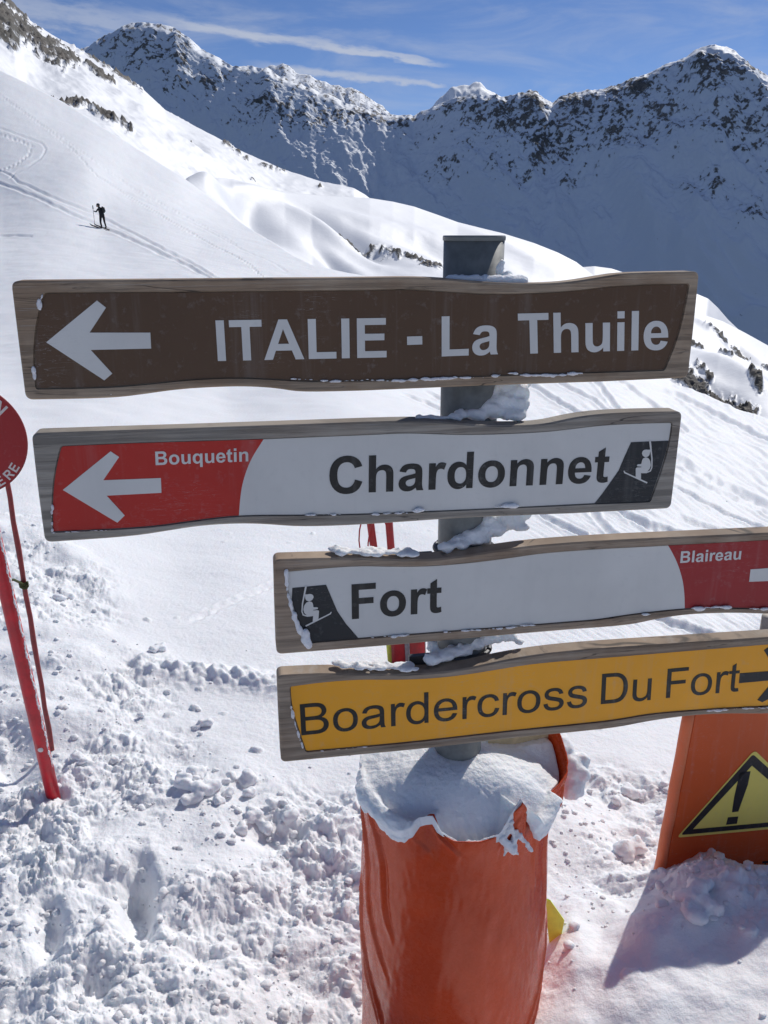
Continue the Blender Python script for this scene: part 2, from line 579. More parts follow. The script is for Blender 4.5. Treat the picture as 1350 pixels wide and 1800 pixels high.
# tracks: polyline in photo pixels, half width px, depth (m), kind
TRACKS = [
    ([(-60, 270), (21, 311), (31, 321), (104, 352), (171, 376), (223, 404), (290, 440), (337, 461), (384, 490), (430, 520)], 1.9, .085, 0),
    ([(-60, 300), (0, 324), (52, 342), (130, 376), (192, 404), (249, 430), (311, 456), (358, 482), (410, 510)], 2.3, .10, 0),
    ([(-60, 210), (0, 225), (52, 244), (74, 252), (80, 262), (72, 278), (50, 293), (28, 303), (21, 311)], 1.5, .07, 0),
    ([(-60, 226), (0, 236), (41, 249), (55, 256), (50, 272), (30, 288), (0, 301), (-60, 330)], 2.0, .09, 1),
    ([(-40, 150), (0, 168), (41, 197), (78, 223), (130, 264), (171, 311), (228, 347), (290, 384), (363, 425), (440, 467), (480, 500)], 1.2, .09, 1),
    ([(88, 228), (156, 275), (233, 332), (311, 373), (415, 430)], 1.0, .05, 1),
    ([(200, 330), (300, 375), (400, 425), (500, 475)], 1.0, .04, 0),
    ([(-20, 412), (50, 413)], 1.6, .08, 0),
    # right: ski tracks over the groomed shoulder
    ([(870, 640), (960, 692), (1010, 722), (1060, 750)], 3.0, .10, 0),
    ([(930, 650), (1040, 700), (1085, 735), (1120, 770)], 2.4, .08, 0),
    ([(1020, 650), (1052, 676), (1075, 705), (1092, 725)], 3.5, .10, 0),
    ([(1060, 650), (1110, 684), (1165, 722), (1200, 750)], 2.6, .09, 0),
    ([(1100, 672), (1200, 700), (1280, 738), (1350, 772), (1450, 820)], 3.0, .10, 0),
    ([(1130, 760), (1200, 815), (1270, 852), (1350, 892), (1450, 940)], 6.0, .045, 0),
    ([(1150, 800), (1230, 850), (1300, 880), (1380, 912)], 4.0, .03, 0),
    ([(1170, 850), (1240, 885), (1330, 925), (1400, 950)], 2.4, .04, 0),
    ([(960, 780), (1010, 860), (1070, 935), (1120, 980)], 5.0, .035, 0),
    ([(1000, 840), (1060, 880), (1130, 920), (1200, 960)], 5.0, .035, 0),
    ([(1040, 860), (1100, 905), (1190, 940), (1260, 970)], 4.0, .04, 0),
    ([(930, 880), (960, 910), (1020, 940)], 4.0, .04, 0),
    ([(1190, 905), (1260, 930), (1350, 960)], 4.0, .04, 0),
    ([(1100, 1060), (1180, 1095), (1260, 1120), (1350, 1140)], 5.0, .03, 0),
    ([(700, 690), (760, 712), (820, 740)], 2.2, .06, 0),
    ([(740, 685), (790, 708)], 2.0, .05, 0),
    ([(330, 1100), (420, 1060), (520, 1015)], 4.0, .015, 0),
]


def near_relief(px, py, X, Y):
    D = np.hypot(X, Y)
    c = np.clip(rbf_eval(fitC, np.clip(px, -250, 1550) / 1000, py / 1000), -0.1, 1.1)
    c = c + 0.42 * fbm(X * 1.6, Y * 1.6, 3, .6, 40)
    cm = sstep(c, 0.18, 0.75)
    dz = np.zeros_like(X)
    # long soft undulations
    dz += 0.05 * fbm(X * 0.55, Y * 0.55, 3, .5, 3) * sstep(D, 1.0, 4.0)
    dz += 0.25 * fbm(X * 0.06, Y * 0.06, 3, .5, 4) * sstep(D, 12, 40)
    dz += 0.035 * fbm(X * .5, Y * .32, 4, .6, 5) * sstep(D, 8, 25)
    wx = X + 0.05 * fbm(X * 4, Y * 4, 2, .5, 12)
    wy = Y + 0.05 * fbm(X * 4 + 9, Y * 4, 2, .5, 13)
    wx2 = wx + 0.016 * fbm(X * 16, Y * 16, 3, .6, 14)
    wy2 = wy + 0.016 * fbm(X * 16 + 5, Y * 16, 3, .6, 15)
    big = domes(wx, wy, .34, 21, .5, .25, .55)
    mid = domes(wx2, wy2, .15, 22, .62, .25, .62)
    sm = domes(wx2, wy2, .072, 23, .7, .25, .7)
    ti = domes(wx2, wy2, .034, 24, .8, .3, .75)
    crag = 1 + .9 * fbm(wx2 * 19, wy2 * 19, 3, .6, 38, 1) - .3
    big, mid, sm = big * crag, mid * crag, sm * (.5 + .5 * crag)
    var = sstep(fbm(X * 2.1, Y * 2.1, 2, .5, 30), -.25, .4)
    lum = 0.045 * fbm(wx * 3.1, wy * 3.1, 4, .55, 31, 2) + 0.028 * fbm(wx2 * 11, wy2 * 11, 4, .62, 35, 2)
    clod = big * .14 * var + mid * (.14 + .22 * var) + sm * .34 + ti * .34
    patch = .16 + .98 * sstep(fbm(X * 1.5 + 4, Y * 1.5, 4, .55, 33), -.22, .28)
    dz += cm * (.075 * fbm(X * 1.1, Y * 1.3, 3, .5, 34) + .03 * fbm(X * 3.3, Y * 3.3, 2, .5, 36))
    dz += cm * patch * .72 * (lum * 1.0 + clod + .004 * fbm(wx2 * 42, wy2 * 42, 3, .65, 37, 2))
    # soft wind texture where it is smooth
    dz += (1 - cm) * (0.0035 * fbm(X * 7, Y * 11, 4, .55, 50) + 0.0012 * fbm(X * 40, Y * 40, 3, .6, 51)) * sstep(D, 25, 6)
    # groomed, skied-out streaks on the right shoulder
    g = sstep(px, 860, 1060) * sstep(py, 640, 760) * sstep(py, 1210, 1060)
    ax_ = (px * .52 - py * .85)
    al_ = (px * .85 + py * .52)
    dz += g * .0022 * D * (fbm(ax_ * .085 + .6 * perlin(al_ * .01, ax_ * .01, 63), al_ * .007, 3, .6, 64, 2) + .6 * fbm(ax_ * .25, al_ * .018, 3, .6, 65))
    # sparse crumbs on the smooth snow
    cr = domes(wx2, wy2, .09, 61, .07, .12, .3)
    dz += (1 - cm) * cr * .9 * sstep(c, -.1, .25) * sstep(D, 14, 6)
    # soft banks round the warning panel
    dz += .035 * fbm(X * 4.2, Y * 4.2, 3, .5, 77) * sstep(px, 940, 1060) * sstep(py, 1480, 1600)
    # footprints
    for fx, fy, rx, ry, dp in ((243, 1590, 30, 75, .10), (190, 1560, 60, 24, .05), (85, 1640, 28, 55, .045), (170, 1735, 34, 26, .045), (345, 1690, 32, 26, .035), (1215, 1480, 40, 26, .03), (20, 1330, 50, 45, .05), (480, 1455, 60, 28, .035)):
        q = ((px - fx) / rx) ** 2 + ((py - fy) / ry) ** 2
        dz -= dp * np.exp(-q ** 1.6)
    # windrow left of the signs
    d, t, s = seg_dist(px, py, [(250, 1180), (350, 1190), (430, 1200), (520, 1215)])
    dz += .05 * np.exp(-(d / 16) ** 2) * (0.7 + 1.5 * np.abs(fbm(X * 9, Y * 9, 3, .6, 70)))
    # mound before the warning panel
    for fx, fy, rx, ry, dp in ((1240, 1590, 80, 52, .085), (1350, 1600, 80, 60, .06), (1150, 1640, 60, 30, .03), (1030, 1590, 50, 30, .03), (1000, 1660, 40, 60, .035)):
        q = ((px - fx) / rx) ** 2 + ((py - fy) / ry) ** 2
        dz += dp * np.exp(-q ** 1.5) * (1 + .25 * fbm(X * 9, Y * 9, 3, .5, 71))
    # tracks
    for poly, hw, dp, kind in TRACKS:
        P = np.array(poly, float)
        m = (px > P[:, 0].min() - 5 * hw) & (px < P[:, 0].max() + 5 * hw) & (py > P[:, 1].min() - 5 * hw) & (py < P[:, 1].max() + 5 * hw)
        if not m.any():
            continue
        d, t, s = seg_dist(px[m], py[m], poly)
        wob = 0.5 * hw * perlin(t * .05, t * 0 + hw, 80)
        q = (s + wob) / hw
        end = sstep(t, 0, 25)
        prof = -np.exp(-(q * q) ** 1.3) + .45 * np.exp(-((q - 1.7) / .6) ** 2) + .35 * np.exp(-((q + 1.7) / .6) ** 2)
        prof = np.where(d < 4 * hw, prof, 0)
        amp = dp * (1 + .4 * perlin(t * .08, t * 0 + 3, 81))
        if kind == 1:
            amp = amp * (np.sin(t * 2 * math.pi / (hw * 4.2)) > -.1) * (1 + .6 * perlin(t * .6, t * 0 + 8, 82))
        dz[m] += prof * amp * end
    return dz, cm


def build_sheet(name, us, nrow, e0, crest, Dfun, relief, mat, back=(1.15, -0.25), power=1.0, parent=None, brow=0.0):
    """terrain sheet: columns are directions u, rows run from the foot e0(u) up to the crest"""
    nc = len(us)
    t = (np.linspace(0, 1, nrow) ** power)[:, None]
    U = np.broadcast_to(us[None], (nrow, nc))
    E0, E1 = e0(us)[None], crest(us)[None]
    E = E0 + (E1 - E0) * t
    D = Dfun(U, E, t)
    if brow:      # the brow rolls back just under the crest and catches the sun
        bn = np.clip(.5 + 1.3 * fbm(us * 60, us * 0, 3, .6, 333), 0, 1)[None]
        D = D * (1 + brow * bn * sstep(t, 1 - .028, 1.0) ** 2)
    X, Y, Z = U * D, D, H + E * D
    px, py = to_px(U, E)
    r = relief(px, py, X, Y, Z, np.broadcast_to(t, U.shape))
    dz, at = r[0], r[1]
    Z = Z + dz
    # the far side of the crest
    nb = 6
    Db, Zb, Xb = [], [], []
    for k in range(1, nb + 1):
        f = 1 + (back[0] - 1) * (k / nb)
        Xb.append(X[-1] * f)
        Db.append(Y[-1] * f)
        Zb.append(Z[-1] + back[1] * (f - 1) * Y[-1] * (0.4 + 0.6 * k / nb))
    X = np.vstack([X, Xb])
    Y = np.vstack([Y, Db])
    Z = np.vstack([Z, Zb])
    V = np.stack([X, Y, Z], -1).reshape(-1, 3)
    o = mesh_np(name, V, grid_faces(nrow + nb, nc), mat, parent)
    if at is not None:
        a = np.vstack([at, np.repeat(at[-1:], nb, 0)]).astype(np.float32).ravel()
        ca = o.data.attributes.new('rock', 'FLOAT', 'POINT')
        ca.data.foreach_set('value', a)
    return o


# ---- the near sheet, rows spaced evenly in the picture of a walker's eye
def spread(inner, n, outer, m):
    """columns: dense in the middle, opening out to the sides"""
    s = inner + (outer - inner) * (np.linspace(0, 1, m + 1)[1:]) ** 1.6
    return np.concatenate([-s[::-1], np.linspace(-inner, inner, n), s])


us = spread(.56, 860, 2.2, 90)
nrow = 900


def near_D(U, E, t):
    return near_D0(E) * np.exp(rbf_eval(fitD, np.clip(U, -.68, .68), E))


def near_rel(px, py, X, Y, Z, t):
    dz, cm = near_relief(px, py, X, Y)
    return dz, None


# even rows in the picture: E rows from the pixel mapping
def build_near():
    nc = len(us)
    e1 = crest1(us)
    e0 = -1.62
    # angle-uniform rows
    a0, a1 = math.atan(e0), np.arctan(e1)[None]
    t = np.linspace(0, 1, nrow)[:, None]
    E = np.tan(a0 + (a1 - a0) * t)
    U = np.broadcast_to(us[None], E.shape)
    D = near_D(U, E, t)
    X, Y, Z = U * D, D, H + E * D
    px, py = to_px(U, E)
    dz, cm = near_relief(px, py, X, Y)
    Z = Z + dz
    nb = 6
    Xb, Yb, Zb = [], [], []
    for k in range(1, nb + 1):
        f = 1 + 0.12 * k / nb
        Xb.append(X[-1] * f)
        Yb.append(Y[-1] * f)
        Zb.append(Z[-1] - .35 * (f - 1) * Y[-1] * k / nb)
    X, Y, Z = np.vstack([X, Xb]), np.vstack([Y, Yb]), np.vstack([Z, Zb])
    V = np.stack([X, Y, Z], -1).reshape(-1, 3)
    o = mesh_np('snow_ground', V, grid_faces(nrow + nb, nc), M['snow_near'])
    tag(o, kind='structure')
    return X, Y, Z, o


GX, GY, GZ, ground = build_near()


def ground_at(px, py):
    """point of the near sheet seen at a photo pixel"""
    u, e = ue(px, py)
    j = int(np.argmin(np.abs(us - float(u))))
    col_e = (GZ[:nrow, j] - H) / GY[:nrow, j]
    i = int(np.argmax(col_e >= float(e)))
    return Vector((float(GX[i, j]), float(GY[i, j]), float(GZ[i, j])))


def ground_z(x, y):
    j = int(np.argmin(np.abs(us - x / y)))
    i = int(np.argmax(GY[:nrow, j] >= y))
    return float(GZ[i, j])


# ---- snow field around and behind the viewer
def build_field():
    rr = np.geomspace(0.4, 220, 90)
    th = np.linspace(0, 2 * np.pi, 121)
    R, T = np.meshgrid(rr, th, indexing='ij')
    X, Y = R * np.cos(T), R * np.sin(T)
    Z = -0.10 + .05 * fbm(X * .6, Y * .6, 3, .5, 90) + .02 * fbm(X * 3, Y * 3, 3, .5, 91) - 0.0 * R
    Z = np.where(Y > 0.9, Z - (Y - .9) * .9 - .1, Z)
    Z = np.where(R > 30, Z - (R - 30) * .12, Z)
    V = np.stack([X, Y, Z], -1).reshape(-1, 3)
    o = mesh_np('snow_field', V, grid_faces(len(rr), len(th)), M['snow_near'])
    tag(o, kind='structure')


build_field()

# ---- middle slopes -------------------------------------------------
M['snow_mid'] = mountain_material('snow_slope', (0.85, 0.87, 0.905, 1), 0.10, 0.8, .6, .6, .60, .55)
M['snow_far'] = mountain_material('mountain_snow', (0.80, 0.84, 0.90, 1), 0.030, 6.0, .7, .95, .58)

U2 = spread(.56, 650, 1.6, 55)


def lerp_D(pts_crest, pts_foot, pw=1.0):
    """distance of crest and of foot as functions of px at that row"""
    c = np.array(pts_crest, float)
    f = np.array(pts_foot, float)
    uc = (c[:, 0] - 675) / FPX
    uf = (f[:, 0] - 675) / FPX

    gu = np.linspace(-1.6, 1.6, 1601)
    kr = np.exp(-np.linspace(-2, 2, 61) ** 2)
    kr /= kr.sum()
    ca = np.convolve(np.pad(np.interp(gu, uc, c[:, 1]), 30, 'edge'), kr, 'valid')
    cb = np.convolve(np.pad(np.interp(gu, uf, f[:, 1]), 30, 'edge'), kr, 'valid')

    def fn(U, E, t):
        a = np.interp(U, gu, ca)
        b = np.interp(U, gu, cb)
        return 1 / (1 / b + (1 / a - 1 / b) * t ** pw)
    return fn


crest_a = crest_fn([(-900, -420), (-300, -120), (-60, -40), (15, 0), (31, 20), (62, 42), (104, 67), (140, 86), (171, 104), (210, 128), (249, 155), (290, 192), (330, 215), (363, 233),
                    (430, 270), (498, 300), (570, 322), (600, 326), (622, 332), (640, 342), (658, 355), (700, 385), (800, 450), (1000, 560), (2200, 700)])


def rel_a(px, py, X, Y, Z, t):
    dz = 7.0 * fbm(X * .012, Y * .012, 4, .5, 101) * np.minimum(1, (1 - t) * 3 + .15)
    dz += 1.0 * fbm(X * .08, Y * .05, 4, .55, 102, 1) * np.minimum(1, (1 - t) * 4 + .35)
    up = sstep(px, 260, 40) * sstep(t, .35, .95)
    # rock bands
    rock = np.full(px.shape, -1.0)
    for poly, wd, am in (([(-80, 20), (0, 30), (50, 62), (90, 88), (120, 112)], 26, 1.0), ([(0, 60), (30, 80)], 10, .9),
                         ([(155, 115), (170, 128), (198, 146)], 9, .9), ([(80, 70), (120, 75), (200, 125), (250, 158)], 7, .5),
                         ([(80, 165), (130, 175), (160, 190), (190, 212), (232, 236)], 9, .75),
                         ([(310, 235), (350, 250)], 5, .35), ([(395, 255), (437, 284)], 7, .6), ([(455, 290), (500, 305)], 6, .5), ([(435, 312), (455, 320)], 4, .5),
                         ([(540, 322), (570, 333)], 5, .55), ([(230, 150), (275, 182), (330, 215)], 5, .35), ([(610, 336), (640, 350)], 5, .35), ([(15, 5), (45, 30)], 12, .8)):
        d, tt, s = seg_dist(px, py, poly)
        rock = np.maximum(rock, am - (d / wd) ** 1.5 * .9)
    n = fbm(px * .045, py * .06, 4, .6, 110, 1)
    rock = rock * .62 + .60 * n - .13
    rr = sstep(rock, .3, .7)
    dz += rr * (2.6 * fbm(X * .22, Y * .16, 4, .65, 103, 1))
    # hollows
    for fx, fy, rx, ry, dp in ((60, 130, 70, 25, 3.0), (320, 240, 50, 18, 2.2), (200, 190, 60, 18, 1.8), (480, 330, 60, 12, 1.5)):
        a = .55
        qx = (px - fx) * math.cos(a) + (py - fy) * math.sin(a)
        qy = -(px - fx) * math.sin(a) + (py - fy) * math.cos(a)
        dz -= dp * np.exp(-(qx / rx) ** 2 - (qy / ry) ** 2)
    return dz, np.clip(rock, -1, 1)


foot = lambda v: (lambda u: np.full(np.shape(u), float(v)))
s_a = build_sheet('mountain_slope', U2[:620], 240, lambda u: np.minimum(crest1(u), crest_a(u)) - .05, crest_a,
                  lerp_D([(-300, 330), (0, 330), (250, 400), (460, 420), (660, 430), (1400, 430)], [(-300, 150), (0, 170), (250, 180), (500, 200), (1400, 250)], 1.2), rel_a, M['snow_mid'])
tag(s_a, kind='structure')

crest_b = crest_fn([(-900, 330), (200, 330), (300, 326), (330, 319), (360, 314), (385, 312), (410, 315), (450, 326), (500, 338), (560, 343), (620, 347), (650, 348), (690, 354), (728, 363),
                    (770, 378), (805, 391), (850, 402), (883, 410), (940, 428), (980, 444), (1013, 461), (1047, 487), (1130, 514), (1224, 550), (1250, 558), (1271, 565), (1310, 585),
                    (1350, 607), (1500, 680), (1700, 760), (2200, 800)])


def rel_b(px, py, X, Y, Z, t):
    ed = np.minimum(1, (1 - t) * 4 + .08)
    dz = 1.6 * fbm(X * .018, Y * .018, 3, .5, 121) * ed
    dz += .35 * fbm(X * .09, Y * .06, 3, .5, 122) * ed
    # rolls and wind scoops: (cx, cy, rx, ry, tilt, height)
    for fx, fy, rx, ry, a, dp in ((375, 330, 55, 12, .15, 2.2), (440, 372, 75, 18, .75, -4.4), (470, 345, 70, 9, .35, 2.0), (570, 405, 90, 14, .55, 3.2), (545, 378, 90, 11, .5, -3.6),
                                  (620, 425, 70, 12, .45, -2.0), (640, 455, 60, 20, .5, -1.5), (690, 400, 110, 10, .25, 1.8), (760, 430, 120, 14, .4, -2.0), (900, 440, 120, 10, .45, 1.5),
                                  (590, 470, 50, 10, .7, -1.8), (1290, 600, 60, 6, .6, -1.5), (1240, 570, 50, 5, .5, 1.4), (1300, 660, 80, 12, .5, 1.4), (1270, 690, 60, 12, .45, -2.2)):
        qx = (px - fx) * math.cos(a) + (py - fy) * math.sin(a)
        qy = -(px - fx) * math.sin(a) + (py - fy) * math.cos(a)
        dz += dp * np.exp(-(qx / rx) ** 2 - (qy / ry) ** 2) * np.minimum(1, (1 - t) * 6 + .1)
    rock = np.full(px.shape, -1.0)
    for poly, wd, am in (([(600, 424), (625, 432), (650, 430), (690, 440), (730, 455), (775, 476)], 12, .52), ([(610, 428), (635, 436)], 5, .8), ([(690, 438), (700, 450)], 6, .7), ([(740, 468), (775, 474)], 8, .6),
                         ([(560, 318), (640, 345)], 3, .1),
                         ([(1195, 650), (1215, 668), (1250, 690), (1290, 705), (1320, 722)], 21, .98), ([(1208, 592), (1235, 612)], 6, .8),
                         ([(1240, 572), (1290, 598), (1322, 628)], 5, .6), ([(1262, 630), (1290, 650)], 4, .6), ([(1318, 672), (1335, 690)], 8, .85), ([(1340, 640), (1400, 680)], 6, .6), ([(1225, 640), (1250, 662)], 7, .8)):
        d, tt, s = seg_dist(px, py, poly)
        rock = np.maximum(rock, am - (d / wd) ** 1.5 * .9)
    n = fbm(px * .06, py * .08, 4, .6, 130, 1)
    rock = rock * .62 + .42 * n
    rr = sstep(rock, .3, .7)
    dz += rr * (1.3 * fbm(X * .35, Y * .22, 4, .65, 123, 1))
    return dz, np.clip(rock, -1, 1)


s_b = build_sheet('rolling_slope', U2[190:], 260, lambda u: np.minimum(crest1(u), crest_b(u)) - .035, crest_b,
                  lerp_D([(-300, 140), (300, 140), (380, 150), (560, 200), (728, 240), (900, 230), (1047, 200), (1224, 170), (1350, 150), (1700, 120)],
                         [(-300, 115), (300, 115), (430, 118), (670, 120), (850, 95), (1165, 80), (1350, 60), (1700, 50)], 1.1), rel_b, M['snow_mid'], back=(1.3, -.5))
tag(s_b, kind='structure')

crest_c = crest_fn([(600, 620), (930, 520), (990, 480), (1018, 470), (1045, 468), (1075, 472), (1090, 477), (1160, 498), (1210, 513), (1226, 517), (1245, 525), (1262, 541), (1280, 562), (1320, 600), (1500, 700), (2200, 900)])
s_c = build_sheet('snow_shoulder', U2[430:], 60, lambda u: crest_c(u) - .06, crest_c,
                  lerp_D([(700, 330), (1050, 360), (1262, 330), (1700, 300)], [(700, 280), (1700, 240)]),
                  lambda px, py, X, Y, Z, t: (1.5 * fbm(X * .02, Y * .02, 3, .5, 140) * np.minimum(1, (1 - t) * 4), np.full(px.shape, -1.0)), M['snow_mid'], back=(1.3, -.5))
tag(s_c, kind='structure')

# ---- the far walls --------------------------------------------------
crest_f = crest_fn([(-1500, 60), (-900, 120), (-300, 130), (60, 105), (130, 95), (150, 90), (165, 84), (182, 72), (200, 62), (215, 52), (235, 47), (262, 45), (285, 49), (308, 54), (322, 66), (345, 84), (362, 97),
                    (380, 106), (400, 116), (420, 122), (445, 121), (470, 128), (495, 140), (520, 151), (560, 168), (580, 175), (610, 186), (640, 194), (668, 201), (700, 206), (718, 203), (726, 207), (740, 199),
                    (765, 190), (790, 180), (812, 174), (830, 170), (850, 172), (872, 170), (880, 176), (895, 172), (910, 167), (932, 166), (945, 169), (955, 178), (970, 186), (985, 174), (1000, 168), (1030, 166),
                    (1060, 163), (1090, 154), (1110, 146), (1140, 137), (1160, 127), (1185, 116), (1205, 108), (1220, 95), (1235, 88), (1250, 86), (1270, 91), (1290, 99), (1308, 112), (1322, 124), (1336, 134),
                    (1350, 141), (1450, 190), (1600, 150), (1800, 210), (2300, 190)])


def rel_f(px, py, X, Y, Z, t):
    low = np.minimum(1, (1 - t) * 3 + .10)
    # spurs and gullies running down the face
    g1 = fbm(X * .0034 + .25 * t, t * 1.3 + X * .0006, 4, .55, 151, 1)
    dz = 75 * (g1 - .25) * low
    g2 = fbm(X * .014 - Z * .004, Z * .010, 5, .6, 152, 1)
    rocky = sstep(t, .25, .6)
    dz += (15 * g2 * rocky + 1) * np.minimum(1, (1 - t) * 10 + .45)
    dz += 5.0 * fbm(X * .05, Z * .05, 4, .6, 153, 1) * rocky * np.minimum(1, (1 - t) * 10 + .5)
    # rock: bands near the crest, thinning out downwards
    reg = np.full(px.shape, -.5)
    for fx, fy, rx, ry, am in ((255, 90, 110, 55, .62), (370, 160, 110, 60, .45), (500, 205, 110, 55, .55), (590, 215, 70, 28, .75), (470, 150, 60, 18, .6), (330, 130, 60, 40, .5), (680, 215, 50, 20, .6),
                               (840, 200, 60, 35, .85), (910, 210, 45, 55, .95), (965, 265, 50, 45, .95), (870, 260, 50, 35, .6), (900, 310, 60, 40, .45), (1010, 190, 45, 30, .9), (1060, 230, 80, 60, .72),
                               (1110, 170, 60, 35, .85), (1150, 230, 50, 60, .6), (1240, 150, 60, 40, .8), (1230, 220, 90, 60, .55), (1310, 230, 60, 60, .72), (1080, 280, 80, 30, .5), (1240, 350, 60, 45, .45), (1330, 400, 60, 40, .45),
                               (780, 320, 50, 40, .35), (990, 330, 50, 30, .35), (1325, 125, 18, 12, 1.0), (750, 215, 40, 20, .5), (1500, 280, 160, 100, .6), (-300, 200, 300, 100, .5), (1000, 240, 300, 70, .45)):
        reg = np.maximum(reg, am - .5 * (((px - fx) / rx) ** 2 + ((py - fy) / ry) ** 2))
    # rock strata tilt down to the left
    qx = px * .92 + py * .38
    qy = -px * .38 + py * .92
    n = .6 * fbm(qx * .035, qy * .085, 5, .66, 160, 1) + .4 * fbm(qx * .11, qy * .16, 4, .65, 165, 0) + .30 * g2
    st = fbm(qx * .05 + 40, qy * .016, 4, .6, 158, 1)
    rock = .34 * reg + .62 * n + .18 * st - .105
    dz += sstep(rock, .32, .6) * 7.0 * fbm(X * .06, Z * .06, 3, .6, 154)
    return dz, np.clip(rock, -1, 1)


FC = [(-900, 2300), (-300, 2300), (150, 2230), (250, 2200), (345, 2200), (520, 2220), (725, 2350), (840, 2120), (910, 2000), (965, 2060), (1060, 1980), (1250, 1800), (1350, 1740), (1800, 1600)]
UF = spread(.60, 860, 2.4, 95)
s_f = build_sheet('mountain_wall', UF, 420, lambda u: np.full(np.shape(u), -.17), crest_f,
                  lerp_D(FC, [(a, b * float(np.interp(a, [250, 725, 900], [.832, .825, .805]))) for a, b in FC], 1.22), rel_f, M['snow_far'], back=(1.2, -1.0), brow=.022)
tag(s_f, kind='structure')

crest_g = crest_fn([(-900, 330), (380, 300), (430, 150), (465, 120), (475, 117), (485, 119), (497, 114), (508, 118), (520, 130), (532, 134), (545, 133), (556, 142), (570, 145), (582, 150), (596, 152), (605, 157), (618, 155), (632, 163),
                    (645, 172), (660, 182), (672, 188), (684, 200), (700, 230), (730, 240), (750, 200), (762, 186), (775, 172), (785, 163), (795, 155), (806, 152), (815, 150), (825, 151), (835, 146), (845, 147), (855, 156),
                    (866, 165), (880, 172), (900, 190), (960, 240), (2200, 330)])


def rel_g(px, py, X, Y, Z, t):
    g2 = fbm(X * .010, Z * .008, 4, .6, 172, 1)
    dz = 26 * g2 * np.minimum(1, (1 - t) * 8 + .35)
    left = sstep(px, 720, 690)
    n = fbm(px * .12, py * .16, 4, .65, 180, 1)
    rock = np.where(left > .5, .20 + .42 * n, -.12 + .35 * n)
    return dz, np.clip(rock, -1, 1)


UG = np.linspace(-0.3, 0.3, 500)
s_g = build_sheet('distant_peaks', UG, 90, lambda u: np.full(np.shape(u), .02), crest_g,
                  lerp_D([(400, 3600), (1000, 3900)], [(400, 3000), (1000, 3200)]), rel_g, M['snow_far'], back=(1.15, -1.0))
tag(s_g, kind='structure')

# valley floor and far plain so the ground reaches the horizon
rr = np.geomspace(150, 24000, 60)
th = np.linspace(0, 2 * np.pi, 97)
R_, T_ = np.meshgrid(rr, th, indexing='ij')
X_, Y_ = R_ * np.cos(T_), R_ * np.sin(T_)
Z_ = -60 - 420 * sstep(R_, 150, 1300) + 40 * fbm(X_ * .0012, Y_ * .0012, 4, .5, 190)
vf = mesh_np('valley_floor', np.stack([X_, Y_, Z_], -1).reshape(-1, 3), grid_faces(60, 97), simple('valley_shade_tone', (.10, .12, .11), .9, .2, 0, .4, .01))  # dark base colour stands in for valley shade, cutting bounce onto the wall
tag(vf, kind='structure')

# ================================================================== SIGN BOARDS
YAW = math.atan(1 / 5.9)                       # the boards are turned: right end further off
BD = Vector((math.cos(YAW), math.sin(YAW), 0))   # along the boards
BN = Vector((math.sin(YAW), -math.cos(YAW), 0))  # out of their faces, to the viewer


class Plane:
    """vertical working plane through (x0,y0); photo pixel -> (s along, z up)"""
    def __init__(s, x0, y0, yaw):
        s.o = Vector((x0, y0, 0))
        s.d = Vector((math.cos(yaw), math.sin(yaw), 0))
        s.n = Vector((math.sin(yaw), -math.cos(yaw), 0))

    def loc(s, px, py):
        u, e = ue(px, py)
        r = Vector((float(u), 1.0, float(e)))
        t = (s.o - Vector((0, 0, H))).dot(s.n) / r.dot(s.n)
        p = Vector((0, 0, H)) + r * t
        return ((p - s.o).dot(s.d), p.z)

    def w(s, q, off=0.0):
        return s.o + s.d * q[0] + Vector((0, 0, q[1])) + s.n * off


BP = Plane(0.16, 1.5, YAW)


def fillet(P, r=0.012, shallow=28):
    """round a polygon: sharp corners by r, gentle bends into a smooth curve"""
    out = []
    n = len(P)
    for i in range(n):
        a, b, c = (Vector(P[i - 1]), Vector(P[i]), Vector(P[(i + 1) % n]))
        ab, cb = a - b, c - b
        la, lb = ab.length, cb.length
        ang = math.degrees(math.pi - ab.angle(cb)) if la > 1e-6 and lb > 1e-6 else 0
        if ang < 1.0:
            out.append(tuple(b))
            continue
        if ang < shallow:
            da, db, k = la * .5, lb * .5, 4
        else:
            da = db = min(r, la * .48, lb * .48)
            k = 6
        p0, p2 = b + ab / la * da, b + cb / lb * db
        for j in range(k + 1):
            t = j / k
            q = p0 * (1 - t) ** 2 + b * 2 * t * (1 - t) + p2 * t ** 2
            if not out or (Vector(out[-1]) - q).length > 2e-4:
                out.append(tuple(q))
    return out


def area2(P):
    return sum(P[i - 1][0] * P[i][1] - P[i][0] * P[i - 1][1] for i in range(len(P)))


def inset(P, d):
    """move a polygon's edges inwards by d"""
    if area2(P) < 0:
        P = P[::-1]
    n = len(P)
    out = []
    for i in range(n):
        a, b, c = Vector(P[i - 1]), Vector(P[i]), Vector(P[(i + 1) % n])
        t1, t2 = (b - a).normalized(), (c - b).normalized()
        n1, n2 = Vector((-t1.y, t1.x)), Vector((-t2.y, t2.x))
        m = (n1 + n2)
        if m.length < 1e-6:
            m = n1
        m.normalize()
        out.append(tuple(b + m * d / max(.5, m.dot(n1))))
    return out


def slab(bm, P, pl, off_front, off_back):
    """closed prism from polygon P in plane pl"""
    f = [bm.verts.new(pl.w(p, off_front)) for p in P]
    b = [bm.verts.new(pl.w(p, off_back)) for p in P]
    n = len(P)
    bm.faces.new(f)
    bm.faces.new(b[::-1])
    for i in range(n):
        bm.faces.new((f[i], b[i], b[(i + 1) % n], f[(i + 1) % n]))


